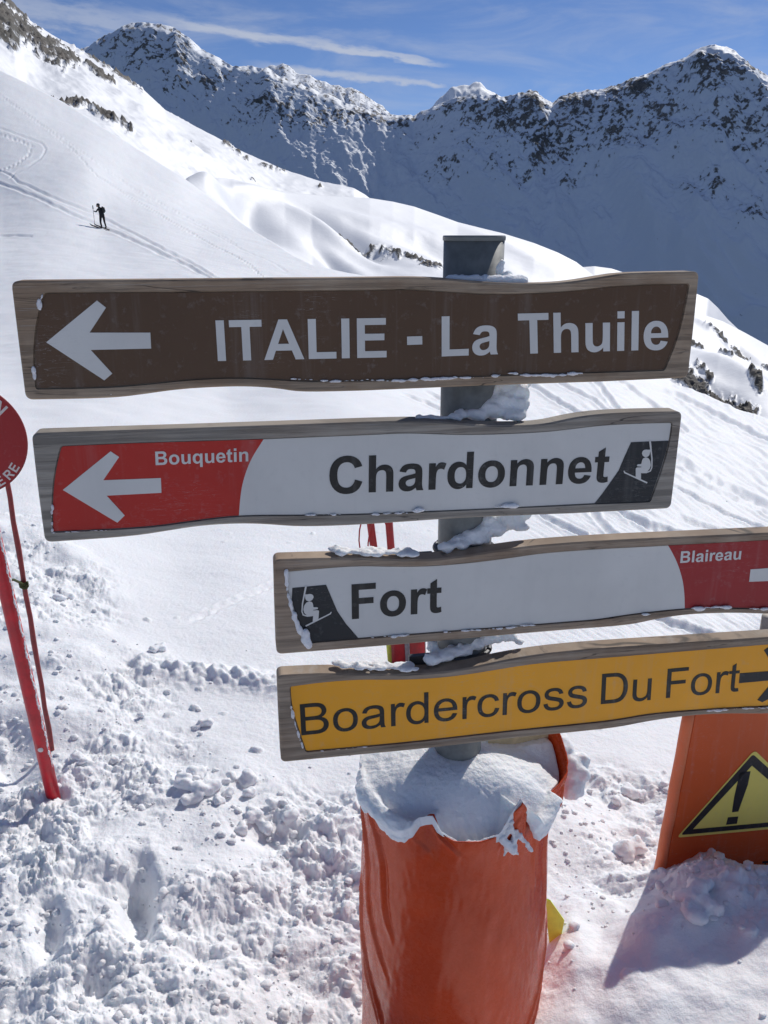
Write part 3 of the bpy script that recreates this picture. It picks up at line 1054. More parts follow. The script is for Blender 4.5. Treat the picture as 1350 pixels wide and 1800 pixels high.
def routed_board(bm, P, Q, pl, thick, depth, bev=0.003):
    """board with outline P whose face is routed out by depth inside Q"""
    if area2(P) < 0:
        P = P[::-1]
    if area2(Q) < 0:
        Q = Q[::-1]
    Pin = inset(P, bev)
    ring = lambda R, off: [bm.verts.new(pl.w(p, off)) for p in R]
    back, side_b, side_f, front = ring(Pin, -thick), ring(P, -thick + bev), ring(P, -bev), ring(Pin, 0)
    n = len(P)
    for A, B in ((back, side_b), (side_b, side_f), (side_f, front)):
        for i in range(n):
            bm.faces.new((A[i], A[(i + 1) % n], B[(i + 1) % n], B[i]))
    bm.faces.new(back)
    qf, qb = ring(Q, 0), ring(Q, -depth)
    m = len(Q)
    for i in range(m):
        bm.faces.new((qf[i], qf[(i + 1) % m], qb[(i + 1) % m], qb[i]))
    bm.faces.new(qb)
    ed = [bm.edges.get((front[i], front[(i + 1) % n])) for i in range(n)] + [bm.edges.get((qf[i], qf[(i + 1) % m])) for i in range(m)]
    bmesh.ops.triangle_fill(bm, use_beauty=True, use_dissolve=False, edges=ed, normal=pl.n)


# ------------------------------------------------------------------ lettering
# outlines of a plain grotesque face, quadratic contours; '*' marks a control point
BOLD = {
 ' ': (569, ''),
 'I': (569, '140 0 140 1466 436 1466 436 0'),
 'T': (1251, '478 0 478 1218 43 1218 43 1466 1208 1466 1208 1218 774 1218 774 0'),
 'A': (1479, '1471 0 1149 0 1021 333 435 333 314 0 0 0 571 1466 884 1466|926 580 724 1124 526 580'),
 'L': (1251, '157 0 157 1466 453 1466 453 247 1189 247 1189 0'),
 'E': (1366, '149 0 149 1466 1236 1466 1236 1218 445 1218 445 893 1181 893 1181 646 445 646 445 247 1264 247 1264 0'),
 '-': (682, '115 391 115 672 640 672 640 391'),
 'F': (1251, '151 0 151 1466 1156 1466 1156 1218 447 1218 447 871 1059 871 1059 623 447 623 447 0'),
 'a': (1139, '357 738 102 784 *145 938 *355 1086 562 1086 *750 1086 *934 997 *1009 860 1009 677 1006 349 *1006 209 *1033 76 1070 0 792 0 *781 28 765 83 *758 108 755 116 *683 46 *519 -24 426 -24 *262 -24 *73 154 73 290 *73 380 *159 521 *314 596 460 624 *657 661 733 693 733 721 *733 802 *653 871 542 871 *467 871 *383 812 357 738|733 510 *679 492 562 467 *445 442 409 418 *354 379 354 319 *354 260 *442 174 510 174 *586 174 655 224 *706 262 722 317 *733 353 733 454'),
 'h': (1251, '428 1466 428 927 *564 1086 753 1086 *850 1086 *1006 1014 *1085 902 *1114 766 1114 623 1114 0 833 0 833 561 *833 728 *801 818 *720 871 659 871 *589 871 *479 803 *428 666 428 532 428 0 147 0 147 1466'),
 'u': (1251, '845 0 845 159 *787 74 *598 -24 493 -24 *386 -24 *216 70 *140 240 140 390 140 1062 421 1062 421 574 *421 350 *452 249 *534 190 597 190 *669 190 *783 269 *825 386 825 614 825 1062 1106 1062 1106 0'),
 'i': (569, '147 1206 147 1466 428 1466 428 1206|147 0 147 1062 428 1062 428 0'),
 'l': (569, '147 0 147 1466 428 1466 428 0'),
 'e': (1139, '762 338 1042 291 *988 137 *755 -24 580 -24 *303 -24 170 157 *65 302 65 523 *65 787 *341 1086 552 1086 *789 1086 *1063 773 1057 450 353 450 *356 325 *486 186 583 186 *649 186 *739 258 762 338|778 622 *775 744 *655 871 569 871 *477 871 *357 737 358 622'),
 'B': (1479, '150 1466 736 1466 *910 1466 *1081 1437 *1216 1345 *1306 1192 1306 1097 *1306 994 *1195 822 1100 779 *1234 740 *1378 552 1378 425 *1378 325 *1285 136 *1124 23 1006 10 *932 2 649 0 150 0|446 1222 446 883 640 883 *813 883 855 888 *931 897 *1018 984 1018 1055 *1018 1123 *943 1208 869 1217 *825 1222 616 1222|446 639 446 247 720 247 *880 247 923 256 *989 268 *1072 361 1072 439 *1072 505 *1008 597 *887 639 685 639'),
 'o': (1251, '82 546 *82 686 *220 948 *473 1086 629 1086 *870 1086 *1178 773 1178 534 *1178 293 *867 -24 631 -24 *485 -24 *220 108 *82 363 82 546|370 531 *370 373 *520 205 630 205 *740 205 *889 373 889 533 *889 689 *740 857 630 857 *520 857 *370 689 370 531'),
 'q': (1251, '833 -404 833 119 *779 51 *623 -24 533 -24 *342 -24 226 109 *73 270 73 537 *73 797 *333 1086 528 1086 *641 1086 719 1043 *797 1000 852 910 852 1062 1114 1062 1114 -404|842 552 *842 715 *708 871 611 871 *509 871 *367 709 367 531 *367 355 *504 188 603 188 *704 188 *842 371 842 552'),
 't': (682, '634 1062 634 838 442 838 442 410 *442 280 447 258 *453 237 *492 209 520 209 *559 209 633 236 657 18 *559 -24 435 -24 *359 -24 *237 27 *180 108 169 177 *160 226 160 375 160 838 31 838 31 1062 160 1062 160 1273 442 1437 442 1062'),
 'n': (1251, '1114 0 833 0 833 542 *833 714 *797 815 *716 871 659 871 *586 871 *470 791 *427 659 427 481 427 0 146 0 146 1062 407 1062 407 906 *546 1086 757 1086 *850 1086 *1004 1019 *1083 915 *1114 783 1114 660'),
 'C': (1479, '1087 539 1374 448 *1308 208 *1001 -25 765 -25 *473 -25 *97 374 97 720 *97 1086 *475 1491 783 1491 *1052 1491 1220 1332 *1320 1238 1370 1062 1077 992 *1051 1106 *886 1238 768 1238 *605 1238 *402 1004 402 742 *402 464 *602 228 762 228 *880 228 *1050 378 1087 539'),
 'r': (797, '416 0 135 0 135 1062 396 1062 396 911 *463 1018 *570 1086 638 1086 *734 1086 823 1033 736 788 *665 834 604 834 *545 834 *463 769 *416 599 416 328'),
 'd': (1251, '1121 0 860 0 860 156 *795 65 *618 -24 528 -24 *345 -24 *84 271 84 535 *84 805 *338 1086 532 1086 *710 1086 840 938 840 1466 1121 1466|371 554 *371 384 418 308 *486 198 608 198 *705 198 *841 363 841 527 *841 710 *709 871 606 871 *506 871 *371 712 371 554'),
 'N': (1479, '153 0 153 1466 441 1466 1041 487 1041 1466 1316 1466 1316 0 1019 0 428 956 428 0'),
 'R': (1479, '150 0 150 1466 773 1466 *1008 1466 *1221 1387 *1349 1185 1349 1055 *1349 890 *1155 675 962 647 *1058 591 *1183 457 1289 286 1468 0 1114 0 900 319 *786 490 *702 579 *608 612 506 612 446 612 446 0|446 846 665 846 *878 846 *984 882 *1044 970 1044 1036 *1044 1110 *965 1201 893 1213 *857 1218 677 1218 446 1218'),
}
REG = {
 'B': (1366, '150 0 150 1466 700 1466 *868 1466 *1071 1377 *1186 1192 1186 1091 *1186 997 *1084 831 981 780 *1114 741 *1257 553 1257 425 *1257 322 *1170 145 *1042 49 *849 0 709 0|344 850 661 850 *790 850 846 867 *920 889 *995 991 995 1068 *995 1141 *925 1252 *795 1293 637 1293 344 1293|344 173 709 173 *803 173 841 180 *908 192 *998 248 *1056 355 1056 425 *1056 507 *972 628 *823 677 683 677 344 677'),
 'o': (1139, '68 531 *68 826 232 968 *369 1086 566 1086 *785 1086 *1063 799 1063 546 *1063 341 *940 106 *705 -24 566 -24 *343 -24 *68 262 68 531|253 531 *253 327 *431 124 566 124 *700 124 *878 328 878 537 *878 734 *699 937 566 937 *431 937 *253 735 253 531'),
 'a': (1139, '828 131 *728 46 *543 -24 437 -24 *262 -24 *74 147 74 280 *74 358 *145 487 *260 565 332 585 *385 599 492 612 *710 638 813 674 *814 711 814 721 *814 831 763 876 *694 937 558 937 *431 937 *310 848 281 735 105 759 *129 872 *239 1011 *447 1086 584 1086 *720 1086 *890 1022 *970 925 986 851 *995 805 995 685 995 445 *995 194 *1018 61 1052 0 864 0 *836 56 828 131|813 533 *715 493 519 465 *408 449 *316 409 *266 332 266 285 *266 213 *375 117 480 117 *584 117 *746 208 784 287 *813 348 813 467'),
 'r': (682, '133 0 133 1062 295 1062 295 901 *357 1014 *462 1086 525 1086 *616 1086 710 1028 648 861 *582 900 516 900 *457 900 *363 829 343 766 *313 670 313 556 313 0'),
 'd': (1139, '824 0 824 134 *723 -24 527 -24 *400 -24 *187 116 *70 367 70 530 *70 689 *176 948 *388 1086 519 1086 *615 1086 *765 1005 812 940 812 1466 991 1466 991 0|255 530 *255 326 *427 124 544 124 *662 124 *827 317 827 515 *827 733 *659 937 536 937 *416 937 *255 741 255 530'),
 'e': (1139, '862 342 1048 319 *1004 156 *766 -24 581 -24 *348 -24 *75 263 75 522 *75 790 *351 1086 571 1086 *784 1086 *1054 796 1054 533 *1054 517 1053 485 261 485 *271 310 *449 124 582 124 *681 124 *821 228 862 342|271 633 864 633 *852 767 796 834 *710 938 573 938 *449 938 *280 772 271 633'),
 'c': (1024, '828 389 1005 366 *976 183 *737 -24 563 -24 *345 -24 *80 261 80 527 *80 699 *194 957 *427 1086 564 1086 *737 1086 *957 911 988 750 813 723 *788 830 *661 938 571 938 *435 938 *265 743 265 532 *265 318 *429 124 561 124 *667 124 *809 254 828 389'),
 's': (1024, '63 317 241 345 *256 238 *393 124 516 124 *640 124 *760 225 760 293 *760 354 707 389 *670 413 523 450 *325 500 *172 573 *93 702 93 780 *93 851 *158 972 214 1012 *256 1043 *401 1086 484 1086 *609 1086 *798 1014 *888 891 905 788 729 764 *717 846 *602 938 497 938 *373 938 *267 856 267 801 *267 766 *311 709 358 690 *385 680 517 644 *708 593 *859 528 *945 404 945 312 *945 222 *840 63 *642 -24 517 -24 *310 -24 *93 148 63 317'),
 'D': (1479, '158 0 158 1466 663 1466 *834 1466 924 1445 *1050 1416 1139 1340 *1255 1242 *1370 937 1370 741 *1370 574 *1292 316 *1170 147 *1025 50 *820 0 687 0|352 173 665 173 *810 173 *975 227 1024 276 *1093 345 *1170 578 1170 744 *1170 974 *1019 1221 911 1263 *833 1293 660 1293 352 1293'),
 'u': (1139, '831 0 831 156 *707 -24 494 -24 *400 -24 *237 48 *158 157 142 236 *131 289 131 404 131 1062 311 1062 311 473 *311 332 322 283 *339 212 *449 131 530 131 *611 131 *753 214 *812 357 812 493 812 1062 992 1062 992 0'),
 'F': (1251, '168 0 168 1466 1157 1466 1157 1293 362 1293 362 839 1050 839 1050 666 362 666 362 0'),
 't': (569, '528 161 554 2 *478 -14 418 -14 *320 -14 *212 48 190 98 *168 149 168 311 168 922 36 922 36 1062 168 1062 168 1325 347 1433 347 1062 528 1062 528 922 347 922 347 301 *347 224 *366 180 *409 154 449 154 *479 154 528 161'),
}


def contours(spec):
    res = []
    for c in spec.split('|'):
        tk = c.split()
        pts = []
        for i in range(0, len(tk), 2):
            off = tk[i][0] == '*'
            pts.append((float(tk[i].lstrip('*')), float(tk[i + 1]), off))
        full = []
        for i, p in enumerate(pts):
            full.append(p)
            q = pts[(i + 1) % len(pts)]
            if p[2] and q[2]:
                full.append(((p[0] + q[0]) / 2, (p[1] + q[1]) / 2, False))
        out = []
        n = len(full)
        for i, p in enumerate(full):
            if not p[2]:
                if not out or math.hypot(out[-1][0] - p[0], out[-1][1] - p[1]) > 3:
                    out.append((p[0], p[1]))
            else:
                a, b = full[i - 1], full[(i + 1) % n]
                for t in (.25, .5, .75):
                    out.append(((1 - t) ** 2 * a[0] + 2 * t * (1 - t) * p[0] + t * t * b[0], (1 - t) ** 2 * a[1] + 2 * t * (1 - t) * p[1] + t * t * b[1]))
        if math.hypot(out[0][0] - out[-1][0], out[0][1] - out[-1][1]) < 3:
            out.pop()
        res.append(out)
    return res


def fill_flat(bm, loops, pl, off, th=0.0006):
    """flat vinyl shape (outer loop first, holes after) lying proud of a plane"""
    ed = []
    for lp in loops:
        vs = [bm.verts.new(pl.w(p, off)) for p in lp]
        ed += [bm.edges.new((vs[i - 1], vs[i])) for i in range(len(vs))]
        bk = [bm.verts.new(pl.w(p, off - th)) for p in lp]
        for i in range(len(vs)):
            bm.faces.new((vs[i - 1], vs[i], bk[i], bk[i - 1]))
    bmesh.ops.triangle_fill(bm, use_beauty=True, use_dissolve=False, edges=ed, normal=pl.n)


def lettering(text, font, pl, p_left, p_right, p_top, off, mat, parent, name='lettering', bold_fix=1.0, top_units=1466, left_trim=True):
    """p_left/p_right: photo pixels of the baseline under the first/last ink; p_top: top of the first letter above p_left"""
    A, B, T = (Vector(pl.loc(*q)) for q in (p_left, p_right, p_top))
    x = 0
    gl = []
    for ch in text:
        adv, spec = font[ch]
        if spec:
            gl.append((x, [[(q[0] + x, q[1]) for q in c] for c in contours(spec)]))
        x += adv
    xs = [q[0] for _, cs in gl for c in cs for q in c]
    x0, x1 = min(xs), max(xs)
    ex = (B - A) / (x1 - x0)
    ey = (T - A) / top_units
    objs = []
    for i, (gx, cs) in enumerate(gl):
        bm = bmesh.new()
        loops = [[tuple(A + ex * (q[0] - x0) + ey * q[1]) for q in c] for c in cs]
        if len(loops) == 2 and text[i] is not None and not _inside(loops[1], loops[0]):
            for lp in loops:
                fill_flat(bm, [lp], pl, off)
        else:
            fill_flat(bm, loops, pl, off)
        objs.append(bm)
    # letters are one flat print: join them
    bmj = bmesh.new()
    for b_ in objs:
        me = bpy.data.meshes.new('tmp')
        b_.to_mesh(me)
        b_.free()
        bmj.from_mesh(me)
        bpy.data.meshes.remove(me)
    return bm_obj(name, bmj, mat, parent)


def _inside(inner, outer):
    x, y = inner[0]
    c = False
    n = len(outer)
    for i in range(n):
        (x0, y0), (x1, y1) = outer[i - 1], outer[i]
        if (y0 > y) != (y1 > y) and x < (x1 - x0) * (y - y0) / (y1 - y0) + x0:
            c = not c
    return c


def vinyl(name, col, rough=0.32):
    m, b, bs = material(name)
    g = b.new('ShaderNodeNewGeometry')
    n = b.noise(g.outputs['Position'], 3.5, 4, 0.6)
    n2 = b.noise(g.outputs['Position'], 60, 4, 0.65)
    ru = b.noise(b.mapping(g.outputs['Position'], (38, 38, 2.2)), 1.0, 4, 0.6, 0.3)
    sc = b.noise(b.mapping(g.outputs['Position'], (14, 14, 160), (0.3, 0.5, 0.2)), 1.0, 3, 0.5, 0.8)
    scr = b.m('MULTIPLY', b.ramp(b.m('ABSOLUTE', b.m('SUBTRACT', sc, 0.5)), 0.006, 0.001), b.ramp(n, 0.52, 0.6))
    dirt = b.m('ADD', b.ramp(n2, 0.54, 0.8, True, 0, 0.16), b.m('ADD', b.ramp(ru, 0.52, 0.75, True, 0, 0.10), b.m('MULTIPLY', scr, 0.35)))
    base = b.mix(b.ramp(n, 0.3, 0.7), tuple(c * .93 for c in col) + (1,), tuple(min(1, c * 1.05) for c in col) + (1,))
    b.plug(bs.inputs['Base Color'], b.mix(dirt, base, (.45, .44, .42, 1)))
    b.plug(bs.inputs['Roughness'], b.ramp(n2, 0.3, 0.75, True, rough, rough + .2))
    b.plug(bs.inputs['Normal'], b.bump(n, 0.25, 0.01))
    bs.inputs['Specular IOR Level'].default_value = 0.35
    return m


M['brown'] = vinyl('brown_vinyl', (.098, .050, .024))
M['white'] = vinyl('white_vinyl', (.66, .645, .61), .3)
M['red'] = vinyl('red_vinyl', (.48, .018, .010))
M['darkred'] = vinyl('crimson_vinyl', (.34, .016, .018))
M['black'] = vinyl('black_vinyl', (.016, .018, .022))
M['yellow'] = vinyl('amber_vinyl', (.93, .40, .020))
M['ink'] = vinyl('dark_ink', (.018, .017, .016))
M['steel'] = simple('painted_post', (.16, .17, .165), .45, .5, 0, .18, 40, .0006)
M['bolt'] = simple('dark_steel', (.05, .05, .052), .5, .5, .6)


def P2(pl, pts):
    return [pl.loc(*p) for p in pts]


def blob_cloud(name, spheres, mat, parent=None, vox=0.006, disp=0.008, seed=0, kind=None):
    """packed snow: spheres fused by voxel remeshing, then roughened"""
    bm = bmesh.new()
    for p, r, sq in spheres:
        m = Matrix.Translation(Vector(p)) @ Matrix.Diagonal((r * sq[0], r * sq[1], r * sq[2], 1))
        bmesh.ops.create_icosphere(bm, subdivisions=2, radius=1.0, matrix=m)
    o = bm_obj(name, bm, mat, parent, True)
    rm = o.modifiers.new('fuse', 'REMESH')
    rm.mode = 'VOXEL'
    rm.voxel_size = vox
    rm.use_smooth_shade = True
    sm = o.modifiers.new('soften', 'SMOOTH')
    sm.iterations = 4
    tx = bpy.data.textures.new(name + '_relief', 'CLOUDS')
    tx.noise_scale = max(.012, disp * 2.2)
    tx.noise_depth = 3
    dm = o.modifiers.new('relief', 'DISPLACE')
    dm.texture = tx
    dm.texture_coords = 'GLOBAL' if parent is None else 'LOCAL'
    dm.strength = disp * 2
    if kind:
        o['kind'] = kind
    return o


def snow_strip(name, pl, pixels, off, mat, parent, h=0.004, seed=1, density=1.0, jit=.6):
    """crumbs of snow caught along an edge (polyline in photo pixels)"""
    r = random.Random(seed)
    sp = []
    P = [Vector(pl.loc(*p)) for p in pixels]
    for a, b in zip(P, P[1:]):
        L = (b - a).length
        n = max(2, int(L / h * .8 * density))
        for i in range(n):
            q = a.lerp(b, (i + r.random()) / n)
            rad = h * (.25 + .95 * r.random() ** 2)
            sp.append((pl.w((q.x, q.y + (r.random() - .3) * h * jit), off + rad * .1), rad, ((1.6 + r.random() * 1.6, .7, .55 + .3 * r.random()) if abs(b.x - a.x) > abs(b.y - a.y) else (.8 + .4 * r.random(), .7, 1.5 + r.random()))))
    o = blob_cloud(name, sp, mat, parent, vox=max(.0012, h * .28), disp=h * .42)
    o['kind'] = 'stuff'
    return o


LIFT = {  # skier on a chair lift, in tenths of a millimetre or so of the printed sheet, facing left
    'hanger': [(690, 300), (716, 300), (741, 560), (739, 690), (716, 750), (650, 779), (565, 777), (565, 762), (648, 762), (703, 737), (722, 690), (722, 560)],
    'head': [(582, 487), (590, 455), (612, 434), (645, 426), (675, 430), (712, 426), (706, 450), (699, 490), (685, 520), (655, 538), (625, 538), (598, 522)],
    'body': [(600, 556), (640, 540), (680, 556), (706, 600), (714, 660), (698, 712), (655, 760), (568, 764), (568, 866), (490, 836), (490, 704), (512, 692), (575, 690), (575, 680), (516, 676), (505, 660), (520, 645), (574, 641), (584, 590)],
    'ski': [(310, 744), (323, 741), (338, 764), (667, 912), (656, 932), (320, 776)],
}


def pictogram(pl, src, dst, off, mat, parent):
    """white skier figure fitted by three matching points to the printed field"""
    A = np.linalg.solve(np.c_[np.array(src, float), np.ones(3)], np.array(dst, float))
    for k, pts in LIFT.items():
        bm = bmesh.new()
        q = np.c_[np.array(pts, float), np.ones(len(pts))] @ A
        P = [pl.loc(x, y) for x, y in q]
        if k in ('head', 'body'):
            P = fillet(P, .0016, 2)
        fill_flat(bm, [P], pl, off + (.0003 if k == 'body' else .00015 if k == 'head' else 0))
        bm_obj('pictogram', bm, mat, parent)


REC = 0.005         # depth of the routed recess
PLATE = -0.0030     # face of the sign plate, just below the wood


def make_board(name, label, wood, outline, panel, thick=0.040):
    P = fillet(P2(BP, outline), .012)
    Q = fillet(P2(BP, panel), .006)
    c = sum((Vector(p) for p in P), Vector((0, 0))) / len(P)
    root = empty(name, BP.w((c.x, min(p[1] for p in P)), -thick / 2), label, 'sign', 'direction boards on the post')
    bm = bmesh.new()
    routed_board(bm, P, Q, BP, thick, REC)
    bm_obj('wooden_board', bm, wood, root)
    return root, inset(Q if area2(Q) > 0 else Q[::-1], .0020)


def plate(root, poly, mat, name='plate', off=PLATE):
    bm = bmesh.new()
    slab(bm, poly, BP, off, -REC + .0001)
    return bm_obj(name, bm, mat, root)


def clip_poly(P, f):
    """part of polygon P where f(p) > 0 (f linearised along the edges)"""
    out = []
    n = len(P)
    for i in range(n):
        a, b = P[i - 1], P[i]
        fa, fb = f(a), f(b)
        if (fa > 0) != (fb > 0):
            lo, hi = 0.0, 1.0
            for _ in range(24):
                m_ = (lo + hi) / 2
                q = (a[0] + (b[0] - a[0]) * m_, a[1] + (b[1] - a[1]) * m_)
                if (f(q) > 0) == (fa > 0):
                    lo = m_
                else:
                    hi = m_
            out.append((a[0] + (b[0] - a[0]) * lo, a[1] + (b[1] - a[1]) * lo))
        if fb > 0:
            out.append(b)
    return out


def split_by_curve(P, curve):
    """split polygon P (ccw) by a roughly vertical polyline given bottom->top; returns left, right polygons"""
    C = sorted(curve, key=lambda q: q[1])
    zs = [c[1] for c in C]
    xs = [c[0] for c in C]

    def cx(z):
        return float(np.interp(z, zs, xs))
    left = clip_poly(P, lambda q: cx(q[1]) - q[0])
    right = clip_poly(P, lambda q: q[0] - cx(q[1]))

    def densify(poly):
        # insert the curve's inner points along the cut edge
        n = len(poly)
        on = [abs(cx(q[1]) - q[0]) < 2e-4 for q in poly]
        for i in range(n):
            j = (i + 1) % n
            if on[i] and on[j] and abs(poly[i][1] - poly[j][1]) > .02:
                a, b = poly[i], poly[j]
                lo, hi = min(a[1], b[1]), max(a[1], b[1])
                mid = [c for c in C if lo + 1e-3 < c[1] < hi - 1e-3]
                if a[1] > b[1]:
                    mid = mid[::-1]
                return poly[:i + 1] + mid + (poly[j:] if j else [])
        return poly
    return densify(left), densify(right)


def smooth_line(P, n=24):
    out = []
    m = len(P)
    for i in range(m - 1):
        p0, p1, p2, p3 = (Vector(P[max(i - 1, 0)]), Vector(P[i]), Vector(P[i + 1]), Vector(P[min(i + 2, m - 1)]))
        for k in range(6):
            t = k / 6
            out.append(tuple(.5 * ((2 * p1) + (-p0 + p2) * t + (2 * p0 - 5 * p1 + 4 * p2 - p3) * t * t + (-p0 + 3 * p1 - 3 * p2 + p3) * t ** 3)))
    out.append(tuple(P[-1]))
    return out


def flat_shape(root, px_pts, mat, name, off=PLATE + .0007, pl=BP, r=None):
    P = P2(pl, px_pts)
    if r:
        P = fillet(P, r, 5)
    bm = bmesh.new()
    fill_flat(bm, [P], pl, off)
    return bm_obj(name, bm, mat, root)


LET = PLATE + .0007

# ---- board 1: brown
b1, q1 = make_board('direction_sign', 'long brown board reading ITALIE - La Thuile, topmost on the post', M['wood_a'],
    [(19, 494), (342, 491), (660, 488), (719, 487), (782, 489), (861, 497), (956, 499), (1008, 495), (1061, 486), (1098, 480), (1166, 478.5), (1230, 477), (1221, 570), (1210, 664),
     (1061, 671), (850, 678), (640, 687), (528, 690), (489, 683), (440, 679.5), (391, 680), (318, 684), (254, 693), (196, 700.5), (45, 703), (32, 600)],
    [(78, 514), (352, 512), (660, 509), (719, 507), (798, 513), (861, 517), (956, 514), (1019, 509.5), (1092, 500.5), (1213, 498), (1205, 544), (1192, 597), (1169, 652),
     (1008, 657), (850, 662.5), (660, 670.5), (538, 672), (489, 668.5), (416, 665), (342, 668), (274, 675), (196, 682.5), (62, 685), (57, 631), (61, 577), (68, 543)])
plate(b1, q1, M['brown'])
flat_shape(b1, [(80.7, 602), (170, 528.5), (186, 541), (157, 585), (264, 585), (265.5, 613), (159, 615.5), (197, 657), (183, 669)], M['white'], 'arrow')
lettering('ITALIE', BOLD, BP, (383, 635), (680, 628.5), (378.5, 563.5), LET, M['white'], b1)
lettering('-', BOLD, BP, (716.5, 627), (743, 626), (716, 592), LET, M['white'], b1, top_units=672 - 0)
lettering('La', BOLD, BP, (777, 627), (876, 623), (777, 556.5), LET, M['white'], b1)
lettering('Thuile', BOLD, BP, (913, 622.5), (1175, 614.5), (911, 551.5), LET, M['white'], b1)

# ---- board 2
b2, q2 = make_board('direction_sign', 'red and white board reading Bouquetin and Chardonnet, second from the top', M['wood_b'],
    [(55, 762), (200, 757), (342, 752.5), (500, 747), (640, 742), (735, 739), (798, 743), (850, 748), (929, 748), (966, 744), (1008, 734), (1061, 727), (1130, 724.5), (1200, 723.5), (1190, 810), (1180, 894),
     (1008, 903), (850, 909), (771, 913.4), (640, 923), (528, 927), (469, 922), (420.5, 920.6), (352, 924.5), (293, 934), (230, 944), (79, 954), (66, 860)],
    [(106, 783.5), (235, 778), (350, 774.5), (464.5, 771), (560, 767), (660, 763), (719, 760), (798, 763.5), (866, 763), (956, 759), (1008, 753), (1061, 746.5), (1120, 743.5), (1183, 742), (1179, 775.6), (1166, 823), (1144, 883),
     (1045, 887), (903, 894), (771, 900), (640, 905.5), (528, 907.5), (420.5, 907.4), (342, 917), (274, 927), (200, 932), (91, 937), (90, 885), (93, 841), (100, 807)])
curve2 = smooth_line(P2(BP, [(418, 950), (420, 907), (425.5, 856), (440, 812), (464.5, 771), (480, 745)]))
left2, right2 = split_by_curve(q2, curve2)
plate(b2, left2, M['red'], 'red_plate')
plate(b2, right2, M['white'], 'white_plate')
flat_shape(b2, [(110, 862), (194, 794), (209, 804), (181, 845), (282.6, 841), (283.6, 867), (187, 872), (219, 907), (206, 919.6)], M['white'], 'arrow')
lettering('Bouquetin', BOLD, BP, (273.5, 818.4), (436.5, 811.5), (272.4, 794.5), LET, M['white'], b2)
lettering('Chardonnet', BOLD, BP, (579.5, 869.5), (1069, 848), (579, 804), LET, M['ink'], b2)
flat_shape(b2, [(1110.4, 778), (1142, 776.5), (1176.3, 775.3), (1171, 797), (1163, 823), (1153, 852), (1142.5, 881.5), (1095, 884), (1046, 886), (1060, 868), (1075.4, 846.7), (1088.5, 827.7), (1099, 803)], M['black'], 'dark_field')
pictogram(BP, [(640, 487), (312, 745), (660, 925)], [(1135.9, 797.7), (1097, 828.3), (1138.2, 849.6)], LET + .0007, M['white'], b2)

# ---- board 3 (runs out of the picture on the right)
b3, q3 = make_board('direction_sign', 'white and red board reading Fort and Blaireau, third from the top', M['wood_c'],
    [(481, 984), (580, 981), (640, 982), (700, 984), (760, 984), (820, 977), (880, 967), (950, 958), (1067, 950), (1200, 944), (1350, 937), (1450, 932), (1556, 927), (1545, 1000), (1536, 1072),
     (1450, 1075), (1390, 1079), (1350, 1080), (1300, 1078), (1250, 1078.7), (1200, 1081.7), (1150, 1090), (1106.7, 1100), (1000, 1107.7), (900, 1116), (820, 1123), (700, 1134), (600, 1142), (486, 1151), (483, 1060)],
    [(501, 1005), (564, 999), (632, 994), (700, 996), (764, 995), (840, 988), (900, 980), (960, 971), (1067, 964), (1175, 958.5), (1260, 954), (1350, 949), (1450, 944), (1528, 941), (1518, 1000), (1504, 1058),
     (1420, 1068), (1350, 1072), (1300, 1070.7), (1250, 1070), (1205, 1071.7), (1160, 1076), (1100, 1083), (1053, 1091), (1000, 1095), (900, 1103), (820, 1109), (700, 1118.5), (632, 1124), (538, 1131.5), (520, 1096), (506, 1052)])
curve3 = smooth_line(P2(BP, [(1205, 1090), (1205, 1071.7), (1204, 1043), (1200, 1016.7), (1190, 986.7), (1175, 958.5), (1160, 935)]))
left3, right3 = split_by_curve(q3, curve3)
plate(b3, left3, M['white'], 'white_plate')
plate(b3, right3, M['darkred'], 'red_plate')
flat_shape(b3, [(514, 1034.5), (573.5, 1029), (593, 1074.8), (608, 1097), (630, 1122.5), (547, 1130), (532, 1112), (521, 1085), (513, 1058)], M['black'], 'dark_field')
pictogram(BP, [(640, 487), (312, 745), (660, 925)], [(544.2, 1051.5), (583.0, 1076.6), (537.6, 1101.6)], LET + .0007, M['white'], b3)
lettering('Fort', BOLD, BP, (619, 1089.5), (776.5, 1077), (618.2, 1028.5), LET, M['ink'], b3)
lettering('Blaireau', BOLD, BP, (1196.7, 990.5), (1303, 984), (1198.5, 970), LET, M['white'], b3)
flat_shape(b3, [(1320.7, 1001.7), (1400, 996), (1376, 966), (1392, 957), (1474, 1010), (1392, 1067), (1380, 1058), (1403, 1020), (1318, 1023.5)], M['white'], 'arrow')

# ---- board 4
b4, q4 = make_board('direction_sign', 'amber yellow board reading Boardercross Du Fort, lowest on the post', M['wood_d'],
    [(487, 1188), (560, 1184), (640, 1185.5), (700, 1186), (760, 1184), (820, 1176), (880, 1162), (950, 1150), (1033, 1141.7), (1133, 1135), (1240, 1128), (1350, 1120.7), (1450, 1114), (1556, 1107), (1546, 1170), (1538, 1240),
     (1450, 1248), (1350, 1256), (1300, 1255), (1250, 1256), (1200, 1260), (1133, 1270), (1086.7, 1280), (1000, 1289), (900, 1298), (760, 1316), (630, 1328), (494, 1341), (490, 1260)],
    [(509, 1207), (568, 1199), (632, 1194), (700, 1195), (760, 1192.5), (820, 1186), (880, 1176), (943, 1165.7), (1067, 1156), (1200, 1145), (1350, 1132.7), (1450, 1125), (1530, 1119), (1522, 1170), (1508, 1226),
     (1420, 1236), (1350, 1243), (1300, 1245), (1250, 1248), (1183, 1252.7), (1133, 1258), (1086.7, 1266.7), (1033, 1273), (900, 1286), (740, 1304.5), (640, 1314), (537, 1323), (520, 1272), (511, 1240)])
plate(b4, q4, M['yellow'])
